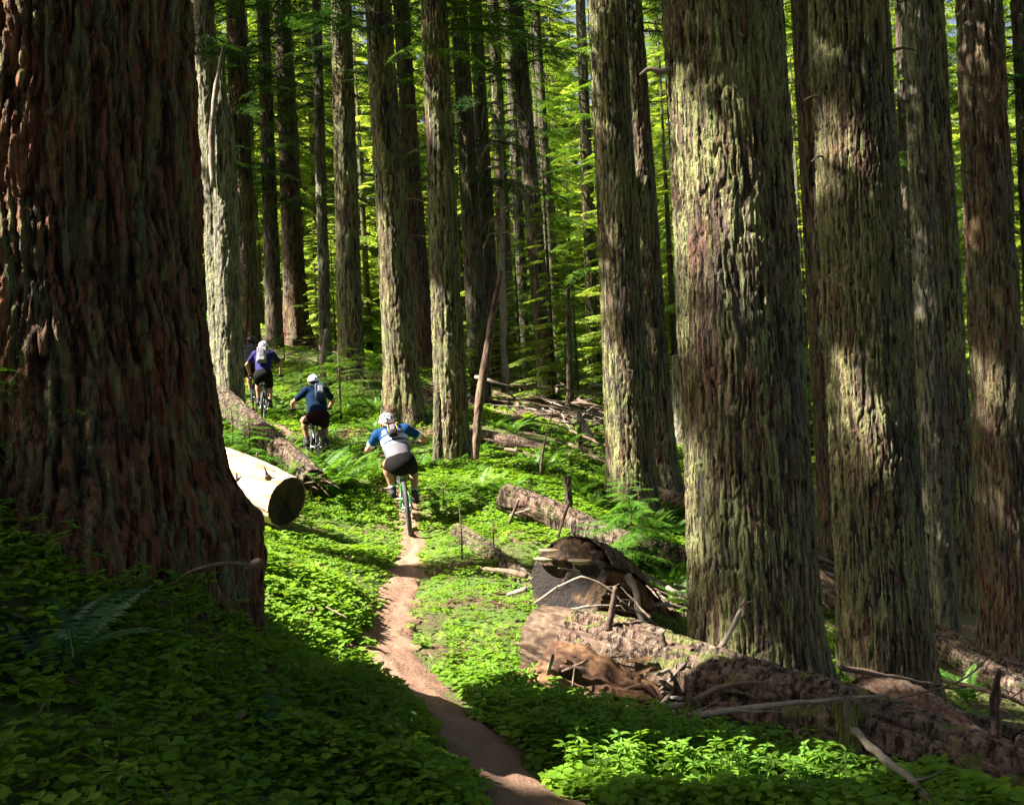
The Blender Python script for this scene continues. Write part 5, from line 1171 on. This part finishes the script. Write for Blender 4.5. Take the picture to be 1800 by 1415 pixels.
def torus_arr(c, Rr, r, n=48, m=8, flat=1.0):
    a = np.arange(n) * 2 * math.pi / n; b = np.arange(m) * 2 * math.pi / m; A_, B_ = np.meshgrid(a, b, indexing='ij')
    V = np.stack([r * flat * np.sin(B_), (Rr + r * np.cos(B_)) * np.cos(A_), (Rr + r * np.cos(B_)) * np.sin(A_)], -1).reshape(-1, 3) + c
    i, j = np.meshgrid(np.arange(n), np.arange(m), indexing='ij'); F = np.stack([i * m + j, i * m + (j + 1) % m, ((i + 1) % n) * m + (j + 1) % m, ((i + 1) % n) * m + j], -1).reshape(-1, 4)
    return V, F
def bicycle(label, loc, rot, frame, bar=(.90, .93), seat=(.10, .82)):
    root = thing('mountain_bike', label, 'bicycle', loc, rot); WB = 1.10; Rw = .345
    rear = np.array([0, 0, Rw]); front = np.array([0, WB, Rw]); bb = np.array([0, .42, .34]); sc_ = np.array([0, .26, .70]); hd = np.array([0, .84, .80]); hd2 = np.array([0, .88, .68])
    for c in (rear, front):
        V, F = torus_arr(c, Rw - .028, .028, 56, 10); V = V + 0
        kn = np.random.default_rng(1).normal(0, .002, len(V)); w_ = link('wheel', mesh('wheel', V + np.stack([kn, kn, kn], 1), [F], M['rubber']), root)
        V, F = torus_arr(c, Rw - .062, .012, 48, 6); link('rim', mesh('rim', V, [F], M['dframe']), w_)
        g = Geo(); 
        for i in range(20):
            a = i * math.pi / 10; add_tube(g, [c + [(.03 if i % 2 else -.03), .02 * math.cos(a), .02 * math.sin(a)], c + [0, (Rw - .065) * math.cos(a), (Rw - .065) * math.sin(a)]], .0013, 4)
        add_tube(g, [c - [.065, 0, 0], c + [.065, 0, 0]], .018, 10); g.obj('hub', M['metal'], w_)
        V, F = torus_arr(c + [-.045, 0, 0], .07, .006, 32, 6); link('brake_disc', mesh('brake_disc', V, [F], M['metal']), w_)
    g = Geo()
    for a, b_, r in ((bb, sc_, .017), (bb, hd2, .022), (sc_, hd, .018), (hd, hd2, .024)): add_tube(g, [a, lerp(a, b_, .5), b_], r, 10)
    for s_ in (-1, 1):
        add_tube(g, [bb + [s_ * .03, 0, 0], rear + [s_ * .065, .12, .01], rear + [s_ * .07, 0, 0]], .011, 8); add_tube(g, [lerp(bb, sc_, .8) + [s_ * .02, 0, 0], rear + [s_ * .055, .1, .12], rear + [s_ * .07, 0, 0]], .010, 8)
    g.obj('frame', M[frame], root)
    g = Geo()
    for s_ in (-1, 1): add_tube(g, [front + [s_ * .065, 0, 0], front + [s_ * .065, -.09, .28], hd2 + [s_ * .06, .0, -.03]], .016, 8)
    add_tube(g, [hd2 + [-.07, 0, -.02], hd2 + [.07, 0, -.02]], .018, 8); g.obj('fork', M['dframe'], root)
    tubeobj('seat_post', [sc_ - [0, 0, .05], [0, seat[0] + .06, seat[1] - .03]], .014, 'metal', root)
    V, F = surface_net(lambda P: smin(smin(cone(P, (-.035, seat[0] - .04, seat[1]), (-.008, seat[0] + .18, seat[1] + .005), .034, .02), cone(P, (.035, seat[0] - .04, seat[1]), (.008, seat[0] + .18, seat[1] + .005), .034, .02), .03), ell(P, (0, seat[0], seat[1]), (.06, .06, .02)), .02), (-.12, seat[0] - .12, seat[1] - .07), (.12, seat[0] + .25, seat[1] + .07), .009)
    link('saddle', mesh('saddle', V, [F], M['hwhite'] if frame == 'green' else M['black']), root)
    hb = tubeobj('handlebar', [(-.36, bar[0] - .03, bar[1]), (-.12, bar[0], bar[1] + .01), (.12, bar[0], bar[1] + .01), (.36, bar[0] - .03, bar[1])], .0125, 'dframe', root)
    tubeobj('stem', [hd + [0, 0, .02], (0, bar[0], bar[1] + .01)], .018, 'dframe', root)
    for s_ in (-1, 1):
        tubeobj('grip', [(s_ * .25, bar[0] - .018, bar[1]), (s_ * .365, bar[0] - .03, bar[1])], .018, 'black', hb); tubeobj('brake_lever', [(s_ * .23, bar[0] - .01, bar[1]), (s_ * .25, bar[0] + .05, bar[1] - .02), (s_ * .33, bar[0] + .04, bar[1] - .03)], .006, 'metal', hb)
    cr_ = tubeobj('crank', [bb - [.08, 0, 0], bb + [.08, 0, 0]], .016, 'metal', root)
    for s_, yy in ((-1, .17), (1, -.17)):
        tubeobj('crank_arm', [bb + [s_ * .08, 0, 0], bb + [s_ * .09, yy, 0]], .011, 'metal', cr_); V, F = box_arr(bb + [s_ * .135, yy, 0], (.09, .075, .018)); link('pedal', mesh('pedal', V, [F], M['dframe'], smooth=False), cr_)
    V, F = torus_arr(bb + [.055, 0, 0], .075, .006, 32, 6); link('chainring', mesh('chainring', V, [F], M['metal']), cr_)
    V, F = torus_arr(rear + [.045, 0, 0], .05, .012, 32, 6); link('cassette', mesh('cassette', V, [F], M['metal']), root)
    return root
def person(label, loc, rot, J, jersey, shorts, helmet, gloves='black', trim=None, h=.0105, sock=False):
    root_loc = loc
    pe, ch, ne, hd = [np.array(J[k], float) for k in ('pelvis', 'chest', 'neck', 'head')]
    spine = nrm(ne - pe); back = nrm(np.cross([1, 0, 0], spine)); fwdh = np.array([0, 1, 0.])
    sides = []
    for s_, q in ((-1, 'L'), (1, 'R')):
        sides.append({k: np.array(J[k + q], float) for k in ('sh', 'el', 'wr', 'hip', 'kn', 'an')} | {'s': s_})
    def torso(P, e=0.0):
        d = cone(P, pe + [-.055, 0, 0], ch + [-.07, 0, 0], .088 + e, .095 + e); d = smin(d, cone(P, pe + [.055, 0, 0], ch + [.07, 0, 0], .088 + e, .095 + e), .05)
        d = smin(d, cone(P, sides[0]['sh'] * .85 + ne * .15, sides[1]['sh'] * .85 + ne * .15, .068 + e, .068 + e), .07); d = smin(d, cone(P, ch, ne, .10 + e, .06 + e), .06); return d
    def uarm(P, sd, t1=1.0, e=0.0): return cone(P, sd['sh'], lerp(sd['sh'], sd['el'], t1), .052 + e, .052 + (.037 - .052) * t1 + e)
    def thigh(P, sd, t1=1.0, e=0.0): return cone(P, sd['hip'], lerp(sd['hip'], sd['kn'], t1), .080 + e, .080 + (.054 - .080) * t1 + e)
    def body(P):
        d = torso(P)
        d = smin(d, ell(P, pe - back * 0.0 + np.array([0, -.03, -.04]), (.14, .105, .10)), .05)
        d = smin(d, cone(P, ne - spine * .03, hd - [0, .02, .05], .056, .052), .03)
        d = smin(d, ell(P, hd, (.076, .095, .108)), .025); d = smin(d, ell(P, hd + [0, .05, -.07], (.05, .05, .045)), .03)       # skull, jaw
        d = smin(d, cone(P, hd + [0, .09, .0], hd + [0, .112, -.03], .010, .014), .012)                                      # nose
        for x in (-1, 1): d = smin(d, ell(P, hd + [x * .078, -.005, -.01], (.012, .022, .03)), .008)                           # ears
        d = smin(d, cone(P, hd + [-.02, .093, -.058], hd + [.02, .093, -.058], .007, .007), .008)                              # lips
        for sd in sides:
            d = smin(d, uarm(P, sd), .03); d = smin(d, cone(P, sd['el'], sd['wr'], .040, .028), .015)
            hand = sd['wr'] + nrm(np.array([0, 1, -.25])) * .05; d = smin(d, ell(P, hand, (.038, .045, .020)), .015)
            for f in range(4): d = smin(d, cone(P, hand + [(f - 1.5) * .018, .035, 0], hand + [(f - 1.5) * .018, .055, -.03], .009, .008), .006)
            d = smin(d, thigh(P, sd), .05); d = smin(d, cone(P, sd['kn'], lerp(sd['kn'], sd['an'], .35), .056, .055), .02); d = smin(d, cone(P, lerp(sd['kn'], sd['an'], .30), sd['an'], .056, .034), .02)
            d = smin(d, cone(P, sd['an'] + [0, -.02, -.03], sd['an'] + [0, .13, -.055], .034, .028), .02)
        return d
    lo, hi = np.array([-.55, -.15, .2]), np.array([.55, 1.15, 1.8])
    V, F = surface_net(body, lo, hi, h)
    o = link('person', mesh('person', V, [F], M['skin'])); o.location = Vector([float(a) for a in loc]); o.rotation_euler = rot; tag(o, label, 'person')
    for x in (-1, 1): bumpy(o, hd + [x * .032, .088, .012], (.012, .008, .009), 'hwhite', 'eye')
    V, F = surface_net(lambda P: np.maximum(ell(P, hd + [0, -.012, -.005], (.083, .098, .112)), (P[:, 1] - hd[1]) * .9 - (P[:, 2] - hd[2]) * .5 - .03), hd - .16, hd + .16, .009)
    link('hair', mesh('hair', V, [F], M['hair']), o)
    # jersey
    def jer(P):
        d = smin(torso(P, .010), cone(P, pe + spine * .04, ch, .118, .113), .03)
        for sd in sides: d = smin(d, uarm(P, sd, .62, .012), .03)
        cut = -((P - (pe + spine * .03)) @ spine); neck = (P - (ne + spine * .035)) @ spine; 
        return np.maximum(np.maximum(d, cut), neck)
    V, F = surface_net(jer, lo, hi, h); jm = list(jersey) if isinstance(jersey, (list, tuple)) else [jersey]
    fc = V[F].mean(1); t = (fc - pe) @ spine; L = (ne - pe) @ spine; mi = np.zeros(len(F), int)
    if len(jm) > 1:      # blue, white, light grey, dark grey, bands
        fr = t / L; mi = np.where(fr > .66, 0, np.where(fr > .53, 1, np.where(fr > .48, 0, np.where(fr > .40, 2, 3))))
        for sd in sides:
            ta = ((fc - sd['sh']) @ (sd['el'] - sd['sh'])) / ((sd['el'] - sd['sh']) @ (sd['el'] - sd['sh'])); da = np.linalg.norm(fc - sd['sh'] - np.clip(ta, 0, 1)[:, None] * (sd['el'] - sd['sh']), axis=1)
            arm = (da < .085) & (ta > .12) & (np.abs(fc[:, 0] - ch[0]) > .17); mi = np.where(arm, np.where(ta > .56, 1, 0), mi)
        for cx in (-.105, .105):   # round badge on each shoulder blade
            bc = ch + spine * .09 + [cx, 0, 0]; dd = np.hypot(fc[:, 0] - bc[0], (fc - bc) @ spine); mi = np.where((dd < .026) & ((fc - ch) @ back > -.2) & (fc[:, 1] < ch[1] + .06), 1, mi)
            dd2 = np.maximum(np.abs(fc[:, 0] - bc[0]) / .035, np.abs((fc - bc) @ spine + .045) / .008); mi = np.where((dd2 < 1) & (fc[:, 1] < ch[1] + .06), 1, mi)
    link('jersey', mesh('jersey', V, [F], [M[k] for k in jm], None, True, mi), o)
    def sho(P):
        d = ell(P, pe + [0, -.03, -.04], (.168, .138, .13)); d = smin(d, cone(P, pe + [-.05, 0, 0], pe + [.05, 0, 0] + spine * .05, .108, .108), .04)
        for sd in sides: d = smin(d, thigh(P, sd, .80, .026), .03)
        return np.maximum(d, (P - (pe + spine * .06)) @ spine)
    V, F = surface_net(sho, lo, hi, h); link('shorts', mesh('shorts', V, [F], M[shorts]), o)
    # helmet with vents
    hc = hd + [0, -.01, .045]; g_h = lambda P: np.maximum(ell(P, hc, (.105, .132, .092)), -(P[:, 2] - (hc[2] - .035) + .18 * (P[:, 1] - hc[1])))
    def hel(P):
        d = np.maximum(g_h(P), -ell(P, hc - [0, 0, .01], (.086, .112, .078)))
        return d
    V, F = surface_net(hel, hc - .16, hc + .16, .0085); ho = link('helmet', mesh('helmet', V, [F], M[helmet]), o)
    for (ax, el) in ((-.75, .55), (0, .50), (.75, .55), (-.4, .95), (.4, .95), (-1.3, .45), (1.3, .45), (-1.05, .9), (1.05, .9)):
        d = np.array([math.sin(ax) * math.cos(el), -math.cos(ax) * math.cos(el), math.sin(el)]); c = hc + d * np.array([.108, .136, .095]); up_ = nrm(np.array([0, 0, 1.]) - d * d[2])
        Vv = []; sidev = np.cross(d, up_)
        Vv = [c + d * .002 + up_ * a * .024 + sidev * b_ * .011 for a, b_ in ((-1, 0), (-.3, 1), (.8, .7), (1, 0), (.8, -.7), (-.3, -1))]; Vv += [v - d * .012 for v in Vv]
        Ff = [[0, 1, 2, 3], [0, 3, 4, 5]] + [[i, (i + 1) % 6 + 0, (i + 1) % 6 + 6, i + 6] for i in range(6)]; link('vent', mesh('vent', Vv, [np.array(Ff)], M['hblack' if helmet != 'hblack' else 'dgrey'], smooth=False), ho)
    if trim:
        V, F = surface_net(lambda P: np.maximum(np.maximum(ell(P, hc, (.108, .135, .095)), -ell(P, hc, (.09, .115, .08))), np.maximum(np.abs(P[:, 2] - (hc[2] - .02)) - .007, P[:, 1] - hc[1])), hc - .16, hc + .16, .007); link('helmet_band', mesh('helmet_band', V, [F], M[trim]), ho)
    for sd in sides:
        hand = sd['wr'] + nrm(np.array([0, 1, -.25])) * .05
        def glo(P):
            d = smin(cone(P, sd['wr'], hand, .034, .030), ell(P, hand, (.046, .050, .026)), .015)
            for f in range(4): d = smin(d, cone(P, hand + [(f - 1.5) * .021, .035, .006], hand + [(f - 1.5) * .021, .068 - .004 * abs(f - 1), -.012], .0115, .011), .004); d = smin(d, cone(P, hand + [(f - 1.5) * .021, .068, -.012], hand + [(f - 1.5) * .021, .050, -.040], .011, .010), .004)
            d = smin(d, cone(P, hand + [-sd['s'] * .035, -.005, -.01], hand + [-sd['s'] * .05, .04, -.032], .013, .011), .008); return d
        V, F = surface_net(glo, hand - .11, hand + .12, .0062); link('glove', mesh('glove', V, [F], M[gloves]), o)
        an = sd['an']; V, F = surface_net(lambda P: np.maximum(smin(smin(cone(P, an + [0, -.035, -.055], an + [0, .06, -.055], .042, .044), cone(P, an + [0, .06, -.06], an + [sd['s'] * .01, .15, -.07], .042, .034), .02), cone(P, an, an + [0, 0, -.04], .046, .046), .02), -(P[:, 2] - (an[2] - .10))), an - [.1, .14, .16], an + [.1, .25, .08], .0085)
        so_ = link('shoe', mesh('shoe', V, [F], M['darkgrey']), o); V, F = box_arr(an + [0, .055, -.103], (.075, .25, .014)); link('sole', mesh('sole', V, [F], M['black'], smooth=False), so_)
        if sock or True: tubeobj('sock', [an + [0, 0, -.01], an + (sd['kn'] - an) * .14], [.042, .040], 'white' if sock else 'darkgrey', o)
    return o, dict(pe=pe, ch=ch, ne=ne, spine=spine, back=back)
def rbox(P, c, Rm, s, r):
    q = np.abs((P - c) @ Rm) - (np.asarray(s) - r); return np.linalg.norm(np.maximum(q, 0), axis=1) + np.minimum(q.max(1), 0) - r
def backpack(label, loc, rot, K, w_, hgt, dp, mat, strap, patch=None, up=.05, side=0.0):
    root = thing('backpack', label, 'backpack', loc, rot); sp, bk = K['spine'], K['back']; bk = bk if bk[1] < 0 else -bk
    Rm = np.stack([np.array([1, 0, 0]), bk, sp], 1); c = K['ch'] + sp * up + bk * (.125 + dp / 2) + [side, 0, 0]
    V, F = surface_net(lambda P: smin(rbox(P, c, Rm, (w_ / 2, dp / 2, hgt / 2), .03), rbox(P, c - sp * hgt * .2 + bk * .02, Rm, (w_ * .4, dp / 2, hgt * .25), .03), .02), c - .3, c + .3, .0095)
    link('pack_body', mesh('pack_body', V, [F], M[mat]), root)
    for s_ in (-1, 1):
        tubeobj('strap', [c + Rm @ np.array([s_ * w_ * .30, -.0, hgt * .42]), K['ch'] + sp * .19 + bk * .10 + [s_ * .085, 0, 0], K['ch'] + sp * .21 + [s_ * .10, 0, 0]], .013, strap, root); tubeobj('piping', [c + Rm @ np.array([s_ * w_ * .38, dp * .5, hgt * .35]), c + Rm @ np.array([s_ * w_ * .44, dp * .5, 0]), c + Rm @ np.array([s_ * w_ * .30, dp * .5, -hgt * .42])], .006, strap, root)
    if patch:
        V, F = surface_net(lambda P: rbox(P, c + bk * (dp * .5 + .012) + sp * hgt * .06, Rm, (w_ * .26, .014, hgt * .24), .012), c - .3, c + .3, .0085); link('pocket', mesh('pocket', V, [F], M[patch]), root)
    return root
def cyclist_pose(px, py, Y, yaw, lean):
    b = at(px, py, Y); x, y = b[0], b[1]; f = np.array([-math.sin(yaw), math.cos(yaw)]); z0 = float(terr(x, y)); z1 = float(terr(x + f[0] * 1.1, y + f[1] * 1.1)); pit = math.atan2(z1 - z0, 1.1)
    from mathutils import Euler
    m_ = Matrix.Rotation(yaw, 3, 'Z') @ Matrix.Rotation(pit * .8, 3, 'X') @ Matrix.Rotation(lean, 3, 'Y'); return (x, y, z0 + .01), m_.to_euler()
CR = dict(pelvis=(0, .16, .90), chest=(-.03, .45, 1.11), neck=(-.06, .60, 1.22), head=(-.085, .71, 1.27), shL=(-.24, .54, 1.17), shR=(.15, .56, 1.19), elL=(-.37, .60, .99), elR=(.36, .62, 1.02), wrL=(-.315, .82, .96), wrR=(.315, .82, .96),
          hipL=(-.09, .18, .88), hipR=(.09, .18, .88), knL=(-.17, .58, .78), anL=(-.13, .54, .46), knR=(.16, .50, .68), anR=(.13, .20, .46))
UP_ = dict(CR, chest=(0, .36, 1.17), neck=(0, .47, 1.33), head=(0, .56, 1.42), shL=(-.18, .41, 1.28), shR=(.18, .43, 1.28), elL=(-.35, .56, 1.09), elR=(.33, .58, 1.09))
ST = dict(CR, pelvis=(0, .24, 1.04), chest=(0, .42, 1.32), neck=(0, .52, 1.47), head=(0, .59, 1.56), shL=(-.18, .47, 1.42), shR=(.18, .47, 1.42), elL=(-.35, .62, 1.20), elR=(.35, .62, 1.20), wrL=(-.315, .82, .97), wrR=(.315, .82, .97),
          hipL=(-.09, .25, 1.0), hipR=(.09, .25, 1.0), knL=(-.14, .58, .82), anL=(-.13, .54, .46), knR=(.12, .40, .74), anR=(.13, .20, .46))
loc, rot = cyclist_pose(721, 937, 13.6, R(9), R(-5))
bicycle('mountain bike with green frame and pale saddle ridden by the lead cyclist', loc, rot, 'green')
p1, K1 = person('person in a blue jersey with white and grey bands, crouched over the handlebar', loc, rot, CR, ['blue', 'white', 'lilac', 'dgrey'], 'short', 'hwhite', trim='red', sock=True)
backpack('tiny dark hydration pack with tan straps on the banded jersey', loc, rot, K1, .13, .20, .06, 'black', 'orange', 'dgrey', .03)
loc, rot = cyclist_pose(564, 828, 18.2, R(20), R(1))
bicycle('mountain bike half hidden by ferns under the cyclist in plain blue', loc, rot, 'dframe')
p2, K2 = person('person in a plain navy T-shirt and maroon shorts, riding among the ferns', loc, rot, UP_, 'navy', 'shortb', 'hwhite')
backpack('blue pack with pale pocket worn on one side by the cyclist in plain navy', loc, rot, K2, .17, .32, .09, 'packd', 'black', 'packg', .02, .05)
loc, rot = cyclist_pose(463, 745, 22.5, R(8), R(2))
bicycle('mountain bike under the standing cyclist with the grey pack', loc, rot, 'dframe')
p3, K3 = person('person in a violet-blue shirt and black shorts, standing on the pedals higher up the path', loc, rot, ST, 'purple', 'short', 'hwhite')
backpack('large pale grey pack on the violet-blue shirt', loc, rot, K3, .20, .36, .11, 'packg', 'dgrey', 'dgrey', .0, -.02)
loc, rot = cyclist_pose(450, 728, 24.1, R(6), R(-2))
bicycle('mountain bike of the hindmost cyclist, mostly hidden', loc, rot, 'dframe')
p4, K4 = person('person in dark clothes with a black helmet, nearly hidden behind another cyclist', loc, rot, ST, 'darkgrey', 'short', 'hblack')
